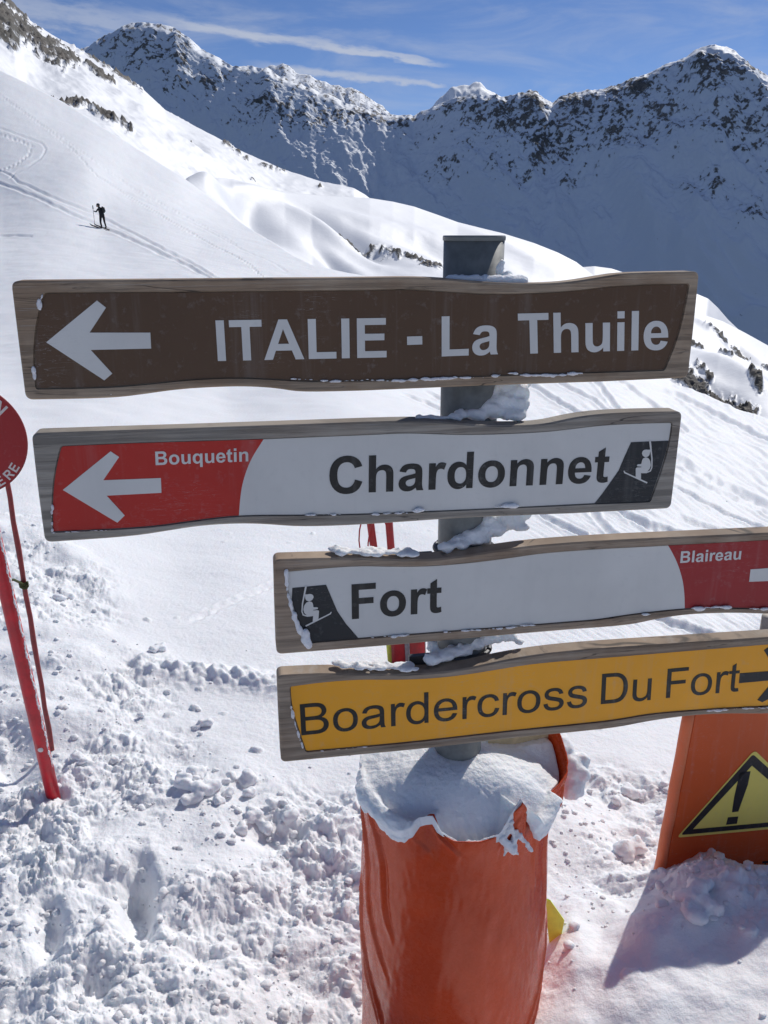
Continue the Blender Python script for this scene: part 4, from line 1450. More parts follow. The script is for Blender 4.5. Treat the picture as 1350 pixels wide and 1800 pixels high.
lettering('Boardercross', REG, BP, (530, 1294), (1032, 1243.5), (527, 1239.5), LET, M['ink'], b4)
lettering('Du', REG, BP, (1057, 1239), (1144.5, 1231.5), (1059.5, 1186), LET, M['ink'], b4)
lettering('Fort', REG, BP, (1171.5, 1228.3), (1299, 1216), (1175, 1177), LET, M['ink'], b4)
flat_shape(b4, [(1302, 1184.5), (1366, 1180), (1344, 1144), (1358, 1134.5), (1446, 1184), (1341, 1235.5), (1332.5, 1231.5), (1352, 1208), (1366, 1196), (1300, 1202)], M['black'], 'arrow')

# ---- snow and frost caught on the boards
MS = M['snow_pack']
snow_strip('snow_crumbs', BP, [(515, 667), (600, 671), (640, 668), (700, 670)], 0, MS, b1, .0035, 1, .6)
snow_strip('snow_crumbs', BP, [(700, 669), (760, 667), (800, 664), (850, 663)], 0, MS, b1, .004, 2, .8)
snow_strip('snow_crumbs', BP, [(868, 661), (900, 658), (912, 662)], .001, MS, b1, .007, 3, 1)
snow_strip('snow_crumbs', BP, [(915, 661), (970, 660), (1025, 657)], 0, MS, b1, .0042, 4, .9)
snow_strip('snow_crumbs', BP, [(68, 541), (71, 528), (76, 517)], 0, MS, b1, .0055, 5, 1.2)
snow_strip('snow_crumbs', BP, [(61, 668), (60, 655), (59, 645)], 0, MS, b1, .0050, 6, 1.2)
snow_strip('snow_crumbs', BP, [(185, 694), (200, 693)], .001, MS, b1, .004, 7, 1.0)
snow_strip('snow_crumbs', BP, [(540, 905), (600, 905)], 0, MS, b2, .0025, 8, .5)
snow_strip('snow_crumbs', BP, [(650, 904), (700, 902), (722, 901)], 0, MS, b2, .0035, 9, .7)
snow_strip('snow_crumbs', BP, [(722, 899), (742, 898)], .001, MS, b2, .0055, 10, 1.0)
snow_strip('snow_crumbs', BP, [(870, 894), (890, 890), (902, 892)], .001, MS, b2, .0065, 11, 1.0)
snow_strip('snow_crumbs', BP, [(92, 935), (91, 900), (93, 885)], 0, MS, b2, .0038, 12, .9)
snow_strip('snow_crumbs', BP, [(93, 937), (150, 934), (200, 931)], 0, MS, b2, .0022, 13, .6)
snow_strip('snow_crumbs', BP, [(503, 1006), (505, 1040), (513, 1070), (522, 1098), (534, 1122)], .001, MS, b3, .0058, 14, 1.6)
snow_strip('snow_crumbs', BP, [(534, 1118), (541, 1126), (541, 1135)], .002, MS, b3, .0085, 15, 1.2)
snow_strip('snow_crumbs', BP, [(652, 1121), (700, 1118), (718, 1116)], 0, MS, b3, .0038, 16, .8)
snow_strip('snow_crumbs', BP, [(780, 1112), (800, 1110), (860, 1106), (935, 1100)], 0, MS, b3, .003, 17, .6)
snow_strip('snow_crumbs', BP, [(900, 1102), (937, 1099)], .001, MS, b3, .0048, 18, 1)
snow_strip('snow_crumbs', BP, [(1130, 1080), (1142, 1079)], .001, MS, b3, .005, 19, 1)
snow_strip('snow_crumbs', BP, [(1215, 1070), (1240, 1069), (1262, 1066), (1280, 1069)], .001, MS, b3, .0048, 20, .9)
snow_strip('snow_crumbs', BP, [(1320, 1070), (1350, 1070), (1400, 1067)], .001, MS, b3, .004, 21, .9)
snow_strip('snow_crumbs', BP, [(511, 1240), (516, 1262), (524, 1290), (534, 1318)], 0, MS, b4, .0034, 22, 1.2)
snow_strip('snow_crumbs', BP, [(560, 1321), (600, 1317), (650, 1312)], 0, MS, b4, .0022, 23, .4)
snow_strip('snow_crumbs', BP, [(1245, 1249), (1300, 1246), (1350, 1244), (1400, 1239)], 0, MS, b4, .0036, 24, .9)

# ------------------------------------------------------------------ post
PX, PY = 0.161, 1.6
post = empty('sign_post', (PX, PY, 0.0), 'round grey metal post with a flat cap carrying the four boards', 'post')
bm = bmesh.new()
zt = pt(835, 418, 1.6).z
tube(bm, [(PX, PY, 0.05), (PX - .001, PY, .8), (PX, PY, 1.3), (PX, PY, zt)], [.0495, .0505, .0535, .0545], 64)
bm_obj('tube', bm, M['steel'], post, True)
bm = bmesh.new()
tube(bm, [(PX, PY, zt - .0045), (PX, PY, zt + .0015), (PX, PY, zt + .004)], [.0560, .0563, .0550], 64)
o = bm_obj('cap', bm, M['steel'], post, False)
# clamps holding the boards
for (cx, cy) in ((735, 966), (760, 1148)):
    bm = bmesh.new()
    c = BP.loc(cx + 22, cy + 8)
    z = c[1] - .03
    tube(bm, [(PX + .058 * math.cos(t), PY + .058 * math.sin(t), z) for t in np.linspace(-.3, 2 * math.pi - .3, 40)], .006, 8)
    q = BP.w((BP.loc(cx, cy)[0], z), -.046)
    box(bm, q, (.075, .012, .032), Matrix.Rotation(YAW, 3, 'Z'))
    bm_obj('clamp', bm, M['bolt'], post)

# ---- snow packed behind the post on top of the boards


def board_top(px, py, back=.02):
    s, z = BP.loc(px, py)
    return BP.w((s, z), -back)


def pile(name, label, specs, vox=.0045, disp=.006, seed=0):
    """specs: (px, py, depth behind the board face, radius, squash)"""
    r = random.Random(seed)
    sp = []
    for px, py, bk, rad, sq in specs:
        s, z = BP.loc(px, py)
        p = BP.w((s, z), -bk)
        sp.append((p, rad, sq))
        for k in range(5):
            d = Vector((r.uniform(-1, 1), r.uniform(-.6, .6), r.uniform(-.8, 1)))
            sp.append((p + d * rad * .85, rad * r.uniform(.25, .5), (1, 1, 1)))
    return tag(blob_cloud(name, sp, MS, None, vox, disp), label, 'snow', 'snow caught on the sign boards')


pile('snow_clump', 'low ridge of snow on the top edge of the ITALIE board beside the cap',
     [(x, 492 + .00006 * (x - 800) ** 2 + (3 if x > 850 else 0), .03, .0075 if x < 860 else .010, (1.4, 1.3, 1)) for x in range(800, 928, 9)] + [(892, 478, .06, .011, (1, 1, 1.4)), (897, 468, .065, .009, (1, 1, 1.3)), (890, 462, .07, .008, (.8, 1, 2.0)), (893, 452, .075, .005, (.8, 1, 2.0)), (906, 487, .045, .009, (1.2, 1, 1))], .003, .003, 1)
pile('snow_clump', 'fluffy snow between post and Chardonnet board, under the brown board',
     [(x, 741, .03, .007, (1.6, 1.3, .8)) for x in range(740, 820, 12)] + [(820, 738, .04, .010, (1.5, 1.2, .8)), (850, 738, .05, .016, (1.4, 1, .9)), (880, 728, .06, .024, (1.3, 1, .9)), (905, 715, .07, .028, (1.2, 1, 1)),
      (925, 700, .07, .026, (1.1, 1, 1)), (895, 698, .08, .022, (1.1, 1, 1)), (930, 722, .055, .020, (1, 1, 1)), (915, 738, .04, .016, (1.5, 1, .7)), (945, 690, .08, .014, (1, 1, .8)), (880, 690, .08, .015, (1, 1, 1))], .0045, .008, 2)
pile('snow_clump', 'fluffy snow between the post and Fort board, under the Chardonnet board',
     [(790, 972, .03, .012, (1.5, 1.2, .8)), (820, 966, .04, .016, (1.5, 1.2, .8)), (850, 956, .05, .022, (1.4, 1, .9)), (880, 942, .06, .026, (1.3, 1, .9)), (910, 930, .07, .026, (1.2, 1, 1)), (935, 922, .07, .020, (1.1, 1, 1)),
      (900, 915, .08, .018, (1.1, 1, 1)), (930, 942, .05, .012, (1.6, 1, .6)), (870, 925, .08, .014, (1, 1, 1))], .0045, .008, 3)
pile('snow_clump', 'snow packed between post and amber board, under the Fort board',
     [(765, 1172, .03, .014, (1.2, 1.2, 1)), (790, 1168, .04, .016, (1.4, 1.2, .8)), (820, 1163, .05, .018, (1.5, 1, .8)), (850, 1152, .06, .018, (1.4, 1, .9)), (880, 1143, .06, .019, (1.3, 1, .8)), (910, 1138, .055, .014, (1.3, 1, .7)), (770, 1160, .06, .012, (1, 1, 1)), (925, 1145, .04, .008, (1.6, 1, .6))], .0045, .007, 4)
pile('snow_crust', 'thin crust of snow along the left half of the Fort board top edge',
     [(x, 974 + (x - 590) * .02, .018 + .01 * math.sin(x), .0048 + .003 * abs(math.sin(x * .3)), (2.0, 1.6, .7)) for x in range(592, 735, 9)], .003, .003, 5)
pile('snow_crust', 'thin crust of snow along the left half of the amber board top edge',
     [(x, 1176 + (x - 590) * .03, .018 + .01 * math.sin(x), .0045 + .003 * abs(math.sin(x * .27)), (2.0, 1.6, .7)) for x in range(598, 735, 9)], .003, .003, 6)

# ================================================================== CRASH PAD ROUND THE POST
def pad_material():
    m, b, bs = material('orange_vinyl_tarpaulin')
    g = b.new('ShaderNodeNewGeometry')
    p = g.outputs['Position']
    n = b.noise(p, 5, 4, .6)
    n2 = b.noise(p, 90, 4, .6)
    n3 = b.noise(b.mapping(p, (30, 30, 4)), 1.0, 4, .6, .6)
    base = b.mix(b.ramp(n, .3, .7), (.56, .060, .012, 1), (.68, .080, .016, 1))
    base = b.mix(b.ramp(n3, .62, .82, True, 0, .06), base, (.6, .25, .18, 1))
    base = b.mix(b.ramp(n2, .66, .8, True, 0, .25), base, (.28, .04, .02, 1))
    b.plug(bs.inputs['Base Color'], base)
    b.plug(bs.inputs['Roughness'], b.ramp(n2, .3, .7, True, .20, .34))
    bs.inputs['Specular IOR Level'].default_value = .34
    b.plug(bs.inputs['Normal'], b.bump(b.m('ADD', n3, b.m('MULTIPLY', n, .8)), .22, .005))
    return m


M['pad'] = pad_material()
M['foam'] = simple('cream_foam', (.62, .50, .30), .9, .2, 0, .15, 30, .002)
PC = Vector((PX - .004, PY, 0))
PR = .213
RY = .915         # the pad is a little flattened front to back


def pad_rim(th):
    """height of the torn top edge; th = 0 faces the viewer, + to the right"""
    d = np.degrees(th)
    z = np.interp(d, [-180, -150, -110, -88, -75, -60, -40, -28, -21, -17, -12, -5, 10, 22, 30, 35, 40, 46, 55, 70, 82, 95, 105, 120, 150, 180],
                  [.74, .75, .755, .752, .748, .735, .718, .712, .730, .735, .702, .690, .686, .690, .735, .755, .730, .700, .702, .720, .734, .758, .788, .790, .76, .74])
    return z


def pad_surface(TH, T):
    """TH angle, T 0 (ground) .. 1 (rim) -> xyz"""
    zr = pad_rim(TH)
    z = -.12 + (zr + .12) * T
    d = np.degrees(TH)
    r = PR + .004 * np.cos(3 * TH + 1) + .006 * np.sin(2 * TH + 5 * z)
    r = r + .010 * np.exp(-((z - .30) / .18) ** 2) - .004 * sstep(z, .45, .6)
    # slack folds running obliquely from the top on both sides
    for a0, z0, a1, z1, wd, dp in ((-62, .70, -38, .42, 3.0, .009), (-80, .66, -46, .30, 2.6, .008), (-84, .45, -50, .10, 2.6, .008), (-70, .25, -40, -.05, 3, .006),
                                   (-20, .71, -4, .655, 2.2, .010), (-30, .69, -18, .66, 2.0, .006), (35, .73, 24, .66, 1.8, .009), (35, .74, 44, .665, 1.8, .009), (60, .70, 52, .52, 3.2, .007),
                                   (80, .72, 62, .35, 3.6, .008), (84, .35, 50, .10, 2.6, .007), (78, .20, 40, -.02, 2.4, .006), (15, .5, 10, .2, 7, .0035), (-8, .55, -14, .1, 7, .003)):
        t = np.clip((z - z0) / (z1 - z0), 0, 1)
        ac = a0 + (a1 - a0) * t + 3 * np.sin(z * 22 + a0)
        inz = sstep(z, min(z0, z1) - .04, min(z0, z1) + .05) * sstep(z, max(z0, z1) + .04, max(z0, z1) - .03)
        q = (d - ac) / (wd * .6)
        dp = dp * .75
        r = r + dp * inz * (np.exp(-q * q) - .7 * np.exp(-(q - 1.8) ** 2))
    top = sstep(T, .90, 1.0)
    # the rim waves in and out
    r = r + top * (.012 * np.sin(TH * 5 + .6) * .5) + .024 * top * sstep(d, 55, 90) * sstep(d, 135, 100)
    r = r - .018 * top * np.exp(-((np.abs(d + 19)) / 5) ** 2) + .016 * top * np.exp(-((d - 35) / 6) ** 2)
    r = r + .0010 * perlin(TH * 6, z * 9, 200) + .0009 * perlin(TH * 22, z * 30, 201)
    return np.stack([PC.x + r * np.sin(TH), PC.y - RY * r * np.cos(TH), z], -1)


pad = empty('crash_pad', (PC.x, PC.y, 0), 'orange vinyl crash pad wrapped round the foot of the post, snow on top', 'crash pad')
th = np.linspace(-np.pi, np.pi, 361)
tt = np.linspace(0, 1, 220) ** .85
TT, TH = np.meshgrid(tt, th, indexing='ij')
V1 = pad_surface(TH, TT)
# folded edge and inner lining
inner = V1[-1].copy()
cx = np.array([PC.x, PC.y])
rows = [V1]
for k, (dr, dz_) in enumerate(((-.0012, .0010), (-.0028, .0002), (-.0032, -.006), (-.004, -.03), (-.006, -.08))):
    q = V1[-1].copy()
    dxy = q[:, :2] - cx
    dxy /= np.linalg.norm(dxy, axis=1)[:, None]
    q[:, :2] += dxy * dr
    q[:, 2] += dz_
    rows.append(q[None])
VV = np.concatenate(rows, 0)
mesh_np('vinyl_cover', VV.reshape(-1, 3), grid_faces(VV.shape[0], VV.shape[1]), M['pad'], pad)
# foam core, its cream edge shows at the back
bm = bmesh.new()
rings = []
for (rr_, zz) in ((.165, -.1), (.165, .60), (.160, .628), (.06, .63), (.058, .60), (.058, -.1)):
    rings.append([bm.verts.new((PC.x + rr_ * math.sin(a), PC.y - rr_ * math.cos(a), zz)) for a in np.linspace(0, 2 * math.pi, 49)[:-1]])
for A, B in zip(rings, rings[1:]):
    for i in range(48):
        bm.faces.new((A[i], A[(i + 1) % 48], B[(i + 1) % 48], B[i]))
bm_obj('foam_core', bm, M['foam'], pad)
bm = bmesh.new()
F0 = [pt(858 + 9 * k, 1338, 1.625 + .004 * k) for k in range(14)]
F1 = [pt(858 + 9 * k, 1262 - 3 * math.sin(k * .7), 1.625 + .004 * k) for k in range(14)]
q = Vector((.01, .045, 0))
L4_ = [[bm.verts.new(p) for p in F0], [bm.verts.new(p) for p in F1], [bm.verts.new(p + q) for p in F1], [bm.verts.new(p + q) for p in F0]]
for j in range(4):
    A, B = L4_[j], L4_[(j + 1) % 4]
    for i in range(13):
        bm.faces.new((A[i], A[i + 1], B[i + 1], B[i]))
for i in (0, 13):
    bm.faces.new([L4_[j][i] for j in range(4)])
bm_obj('foam_flap', bm, M['foam'], pad)
# small cord toggle on the left edge
bm = bmesh.new()
q = pt(636, 1406, 1.60)
bmesh.ops.create_uvsphere(bm, u_segments=16, v_segments=10, radius=.0075, matrix=Matrix.Translation(q))
tube(bm, [q, q + Vector((.02, .004, .002))], .003, 8)
bm_obj('cord_toggle', bm, M['bolt'], pad, True)

# ---- snow heaped on the pad: one closed lump, draped over the front of the rim
thn, rn, dn = 400, 90, 46
th = np.linspace(-np.pi, np.pi, thn + 1)
deg = np.degrees(th)
rim = pad_rim(th)
# how far the snow hangs down outside, by angle
drop = np.interp(deg, [-180, -100, -86, -70, -52, -38, -30, -25, -20, -15, -8, 5, 20, 27, 31, 38, 42, 50, 62, 74, 82, 90, 180],
                 [0, 0, .008, .018, .024, .030, .024, .004, -.03, -.03, -.02, -.02, -.02, -.02, -.03, -.03, .026, .036, .024, -.02, -.02, 0, 0])
drop = drop + .010 * perlin(th * 6, th * 0 + 2, 210) * (drop > .01) + .006 * perlin(th * 19, th * 0 + 5, 211) * (drop > .01)
over = sstep(drop, .0, .02)
base_top = np.interp(deg, [-180, -120, -85, -50, -20, 0, 25, 38, 60, 85, 105, 130, 180], [.755, .775, .79, .755, .728, .712, .715, .745, .768, .800, .826, .79, .755])
t1 = np.linspace(0, 1, rn)
rows = []
for t in t1:
    r = PR * (.0 + 1.0 * t) + t ** 6 * (.004 * (1 - over) * -2 + .004 * over)
    r = r + .020 * sstep(deg, 60, 90) * sstep(deg, 135, 100) * t ** 3
    yy = PC.y - RY * r * np.cos(th)
    w_ = (1.506 - yy) / .012
    slope = .012 * np.log1p(np.exp(np.clip(w_, -30, 30)))
    # dished surface with a worn hollow in the middle of the front
    zc = .782 - .02 * sstep(yy, 1.58, 1.70)
    fall = np.interp(deg, [-180, -110, -75, -45, 45, 70, 95, 110, 130, 180], [0, .015, .035, .035, .05, .075, .075, .04, .0, 0])
    zt_ = zc - 1.05 * slope - fall * t ** 2.2
    zt_ = np.maximum(zt_, rim - .012 - .022 * sstep(deg, 45, 70))
    zt_ = zt_ + (rim + .012 - zt_) * sstep(t, .93, 1.0) * .8 * sstep(np.abs(deg), 92, 55)
    hol = .026 * np.exp(-((deg - 2) / 20) ** 2) * np.exp(-((t - .86) / .17) ** 2)
    zt_ = zt_ - hol
    X = PC.x + r * np.sin(th)
    Y = yy
    rows.append(np.stack([X, Y, zt_ + 0 * th], -1))
rows = np.array(rows)
dr = []
for k in range(1, dn + 1):
    s = k / dn
    # quarter round over the edge, then hanging skirt
    out = .006 + .020 * np.sin(min(1, s * 2.2) * math.pi / 2) * over - .010 * max(0, s - .55) / .45 * over
    z = rows[-1, :, 2] + (-(.014 + np.maximum(rows[-1, :, 2] - rim, 0) + np.maximum(drop, 0)) * s ** 1.5) * 1.0
    r = PR * 1.0 + out * over * (1 - .7 * sstep(deg, -60, -80)) + (1 - over) * (-.006) + .020 * sstep(deg, 60, 90) * sstep(deg, 135, 100)
    dr.append(np.stack([PC.x + r * np.sin(th), PC.y - RY * r * np.cos(th), z], -1))
dr = np.array(dr)
und = dr[-1].copy()
u2 = und.copy()
dxy = u2[:, :2] - cx
u2[:, :2] = cx + dxy * .93
SV = np.concatenate([rows, dr, u2[None]], 0)
# relief
nx_, ny_, nz_ = SV[..., 0], SV[..., 1], SV[..., 2]
rel = .008 * fbm(nx_ * 7 + nz_ * 3, ny_ * 7, 3, .5, 220) + .0024 * fbm(nx_ * 40, ny_ * 40 + nz_ * 30, 3, .6, 222, 2) + .001 * fbm(nx_ * 130, ny_ * 130 + nz_ * 120, 2, .6, 225)
front = np.exp(-((deg[None] - 2) / 26) ** 2) * np.exp(-((np.linspace(0, 1.5, SV.shape[0])[:, None] - .86) / .22) ** 2)
rel = rel + front * .016 * fbm(nx_ * 22 + ny_ * 10, ny_ * 14, 3, .6, 226, 1)
SV[..., 2] += rel * np.r_[np.ones(rn), np.linspace(1, .35, dn), [.3]][:, None]
sk = slice(rn, rn + dn)
dxy = SV[sk, :, :2] - cx
nn = dxy / np.linalg.norm(dxy, axis=-1)[..., None]
bul = (.008 * fbm(np.broadcast_to(th * 3.2, SV[sk].shape[:2]) + 0, nz_[sk] * 26, 3, .6, 228) + .003 * fbm(np.broadcast_to(th * 14, SV[sk].shape[:2]) + 0, nz_[sk] * 90, 3, .6, 229)) * over
SV[sk, :, :2] += nn * bul[..., None]
cap = mesh_np('snow_heap', SV.reshape(-1, 3), grid_faces(SV.shape[0], SV.shape[1]), MS)
tag(cap, 'grey shaded heap of snow lying on top of the orange crash pad', 'snow')
# a second lump leaning out behind the right corner of the pad
sp = []
for (x, y, D, r) in ((985, 1318, 1.78, .035), (1003, 1352, 1.75, .042), (1006, 1385, 1.72, .030), (975, 1300, 1.80, .030), (940, 1305, 1.80, .03), (900, 1312, 1.80, .03), (868, 1312, 1.76, .028)):
    sp.append((pt(x, y, D), r, (1, 1, 1)))
rs = random.Random(4)
for p, r, s in list(sp):
    for k in range(5):
        sp.append((p + Vector((rs.uniform(-1, 1), rs.uniform(-1, 1), rs.uniform(-.8, .8))) * r * .8, r * rs.uniform(.3, .5), (1, 1, 1)))
tag(blob_cloud('snow_clump', sp, MS, None, .006, .007), 'white snow bulging over the back right corner of the orange pad', 'snow')
# frosted fold of fabric at the front edge
sp = []
for (x0_, y0_, x1_, y1_, r) in ((899, 1446, 868, 1500, .0065), (899, 1448, 908, 1500, .0055), (884, 1476, 903, 1496, .008), (908, 1460, 934, 1494, .0055), (905, 1472, 886, 1500, .007)):
    for k in range(9):
        t = k / 8
        sp.append((pt(x0_ + (x1_ - x0_) * t, y0_ + (y1_ - y0_) * t, 1.414 + (x0_ - 860) * .0005), r * (.75 + .4 * abs(math.sin(k * 2.3 + x1_))), (1, .6, 1.2)))
tag(blob_cloud('frost_patch', sp, MS, None, .0028, .005), 'frost stuck on the small raised fold at the front of the orange pad', 'frost')

# ================================================================== WARNING PANEL
WY = math.radians(11)
u_, e_ = ue(1170, 1540)
WP = Plane(float(u_) * 2.02, 2.02, WY)
wroot = empty('warning_panel', WP.w((.2, .05)), 'orange warning panel with yellow exclamation triangle, half sunk in snow', 'warning sign')
M['orange'] = vinyl('orange_sheet', (.60, .10, .018), .38)
M['edge'] = vinyl('orange_edge_binding', (.72, .20, .08), .45)
M['sign_yellow'] = vinyl('triangle_yellow', (.80, .70, .16), .4)


def ex(p, q, t):
    return (p[0] + (q[0] - p[0]) * t, p[1] + (q[1] - p[1]) * t)


OUT = [(1224, 1250), (1166, 1552), (1146, 1660), (1600, 1640), (1668, 1150)]
bm = bmesh.new()
slab(bm, fillet(P2(WP, OUT), .006), WP, 0, -.030)
bm_obj('panel', bm, M['orange'], wroot)
bm = bmesh.new()
A_, B_ = Vector(WP.loc(1223, 1249)), Vector(WP.loc(1144, 1662))
tube(bm, [WP.w(tuple(A_.lerp(B_, k / 16)), -.015 + .0006 * math.sin(k * 2.1)) - WP.d * (.008 + .0007 * math.sin(k * 1.7)) for k in range(17)], .0165, 16)
bm_obj('edge_binding', bm, M['edge'], wroot, True)
# triangle
tri = [(1326, 1318), (1189, 1472), (1460, 1447)]
tin = [(1321, 1329), (1198, 1464), (1447, 1441)]
tin2 = [(1321, 1345), (1217, 1457), (1428, 1438)]


def flat_w(pts, mat, name, off, r=0.0, holes=None):
    bm = bmesh.new()
    P = [fillet(P2(WP, pts), r, 3) if r else P2(WP, pts)]
    if holes:
        P.append(fillet(P2(WP, holes), .002, 3))
    fill_flat(bm, P, WP, off)
    return bm_obj(name, bm, mat, wroot)


flat_w(tri, M['sign_yellow'], 'triangle_plate', .0016, .014)
flat_w([(1323, 1325), (1196, 1467), (1452, 1443)], M['black'], 'triangle_border', .0024, .010, tin2)
flat_w([(1300, 1356), (1318.5, 1355), (1314, 1378), (1297, 1425.5), (1286, 1427), (1290, 1400)], M['black'], 'exclamation_mark', .0024)
flat_w([(1279, 1436), (1297, 1434.5), (1294.5, 1447), (1275.5, 1449)], M['black'], 'exclamation_dot', .0024)
lettering('TR', BOLD, WP, (1337, 1534), (1362, 1531), (1340, 1514), .0012, M['black'], wroot)
# pale post standing behind the panel
bm = bmesh.new()
q = pt(1342, 1092, 2.25)
tube(bm, [(q.x + .02, q.y, .02), (q.x + .02, q.y, .6), (q.x + .02, q.y, q.z + .015)], [.026, .026, .025], 24)
o = bm_obj('wooden_post', bm, simple('pale_post', (.50, .45, .38), .8, .3, 0, .2, 30, .001), None, True)
tag(o, 'pale wooden post standing behind the orange warning panel at the right edge', 'post')

bm = bmesh.new()
q = Vector((.955, 2.135, 0))
tube(bm, [q + Vector((0, 0, .02)), q + Vector((.004, 0, .4)), q + Vector((.006, 0, .685))], .016, 12)
o = bm_obj('stake', bm, M['wood_b'], None, True)
tag(o, 'thin stake holding up the back of the orange warning panel', 'stake')

# ================================================================== RED DISC SIGN AND POLES ON THE LEFT
M['redpole'] = simple('red_plastic_pole', (.50, .012, .022), .38, .5, 0, .2, 25, .0006)
M['thinpole'] = simple('dull_red_pole', (.26, .035, .035), .5, .5, 0, .25, 60, .0005)
g0 = ground_at(93, 1400)
top = pt(2, 1000, g0.y - .06)
dvec = (top - g0).normalized()
pole = empty('slalom_pole', g0, 'thick bright red pole leaning left, stuck in the snow at the left edge', 'pole')
bm = bmesh.new()
tube(bm, [g0 - dvec * .25, g0 + dvec * .4, g0 + dvec * 1.2, g0 + dvec * 1.9], [.0225, .0225, .0218, .021], 24)
bm_obj('shaft', bm, M['redpole'], pole, True)
bm = bmesh.new()
c = pt(71, 1318, g0.y - .035)
bmesh.ops.create_uvsphere(bm, u_segments=14, v_segments=8, radius=.0095, matrix=Matrix.Translation(c) @ Matrix.Diagonal((1, .35, 1, 1)))
bm_obj('white_plug', bm, M['white'], pole, True)
# rime along the right side
sp = []
for k in range(60):
    t = .12 + .9 * k / 60
    sp.append((g0 + dvec * t + Vector((.0215, -.004 + .003 * math.sin(k), 0)), .003 + .0022 * abs(math.sin(k * 1.9)), (.8, 1.2, 2.2)))
o = blob_cloud('rime', sp, MS, pole, .0028, .002)
o['kind'] = 'stuff'

g1 = ground_at(92, 1318)
thin_top = pt(15, 862, g1.y + .0)
dv = (thin_top - g1).normalized()
Lt = (thin_top - g1).length
dsc = pt(-56, 773, g1.y - .02)
disc = empty('disc_sign', g1, 'round crimson disc sign on a thin red pole, cut by the left edge', 'sign')
bm = bmesh.new()
kn = [g1 - dv * .2]
for k in range(0, 15):
    kn.append(g1 + dv * (Lt + .25) * k / 14 + Vector((.0016 * math.sin(k * 2.4), 0, 0)))
tube(bm, kn, [.0085 + .0012 * (i % 4 == 2) for i in range(len(kn))], 14)
bm_obj('pole', bm, M['thinpole'], disc, True)
u0_, e0_ = ue(-56, 773)
DYW = math.radians(4)
DP = Plane(dsc.x, dsc.y - .012, DYW)
cs, cz = DP.loc(-56, 773)
ed_ = DP.loc(48, 773)
RD = ed_[0] - cs
circ = lambda r, n=72: [(cs + r * math.cos(a), cz + r * math.sin(a)) for a in np.linspace(0, 2 * math.pi, n, endpoint=False)]
bm = bmesh.new()
slab(bm, circ(RD), DP, 0, -.004)
bm_obj('disc', bm, M['darkred'], disc)
bm = bmesh.new()
fill_flat(bm, [circ(RD - .0002), circ(RD - .0022)], DP, .0007)
bm_obj('disc_edge', bm, M['thinpole'], disc)


def arc_letter(ch, ang, rad, h, up=1, name='lettering'):
    """one letter on the disc; ang in degrees, up=1 head outwards, -1 head inwards"""
    adv, spec = BOLD[ch]
    cs_ = contours(spec)
    s = h / 1466
    bm = bmesh.new()
    a = math.radians(ang)
    er = Vector((math.cos(a), math.sin(a)))
    et = Vector((math.sin(a), -math.cos(a)))
    if up < 0:
        er, et = -er, -et
    loops = []
    for c in cs_:
        loops.append([tuple(Vector((cs, cz)) + Vector((math.cos(a), math.sin(a))) * rad + et * (q[0] - adv / 2) * s + er * q[1] * s) for q in c])
    fill_flat(bm, loops, DP, .0009)
    bm_obj(name, bm, M['white'], disc)


pxm = (DP.loc(48, 773)[0] - DP.loc(-52, 773)[0]) / 100
arc_letter('N', 42, RD - 31 * pxm, 24 * pxm, 1)
arc_letter('I', 57, RD - 31 * pxm, 24 * pxm, 1)
arc_letter('E', -36, RD - 4.5 * pxm, 17 * pxm, -1)
arc_letter('R', -47, RD - 4.5 * pxm, 17 * pxm, -1)
arc_letter('E', -60, RD - 4.5 * pxm, 17 * pxm, -1)
# knotted cord
M['cord'] = simple('green_black_cord', (.07, .08, .03), .8, .2, 0, .5, 400)
bm = bmesh.new()
kq = pt(42, 1028, g1.y - .012)
kp = [pt(16, 1020, g0.y - .0), pt(24, 1019, g0.y + .05), pt(33, 1023, g1.y - .05), kq]
tube(bm, kp, .0042, 8)
for k in range(3):
    tube(bm, [kq + Vector((.0125 * math.cos(t), .0125 * math.sin(t), (k - 1) * .007 + .003 * math.sin(t * 2 + k))) for t in np.linspace(0, 2 * math.pi, 20)], .0038, 8)
o = bm_obj('cord', bm, M['cord'], None, True)
tag(o, 'short patterned cord knotted round the thin red pole, tied to the thick one', 'cord')

# ================================================================== RED GEAR BEHIND THE BOARDS
M['gear_red'] = simple('red_tarpaulin', (.36, .014, .016), .5, .4, 0, .3, 18, .003)
M['gear_yellow'] = simple('fluorescent_yellow', (.72, .78, .12), .5, .4, 0, .1, 30, .001)
M['gear_grey'] = simple('grey_webbing', (.25, .23, .24), .7, .3, 0, .2, 60, .0008)
GD = 3.6


def stick(px0, py0, px1, py1, D0, D1, r, label):
    a, b = pt(px0, py0, D0), pt(px1, py1, D1)
    bm = bmesh.new()
    n = 10
    tube(bm, [a.lerp(b, k / n) for k in range(n + 1)], r, 16)
    o = bm_obj('slalom_pole', bm, M['thinred'], None, True)
    tag(o, label, 'pole', 'red poles leaning behind the post')


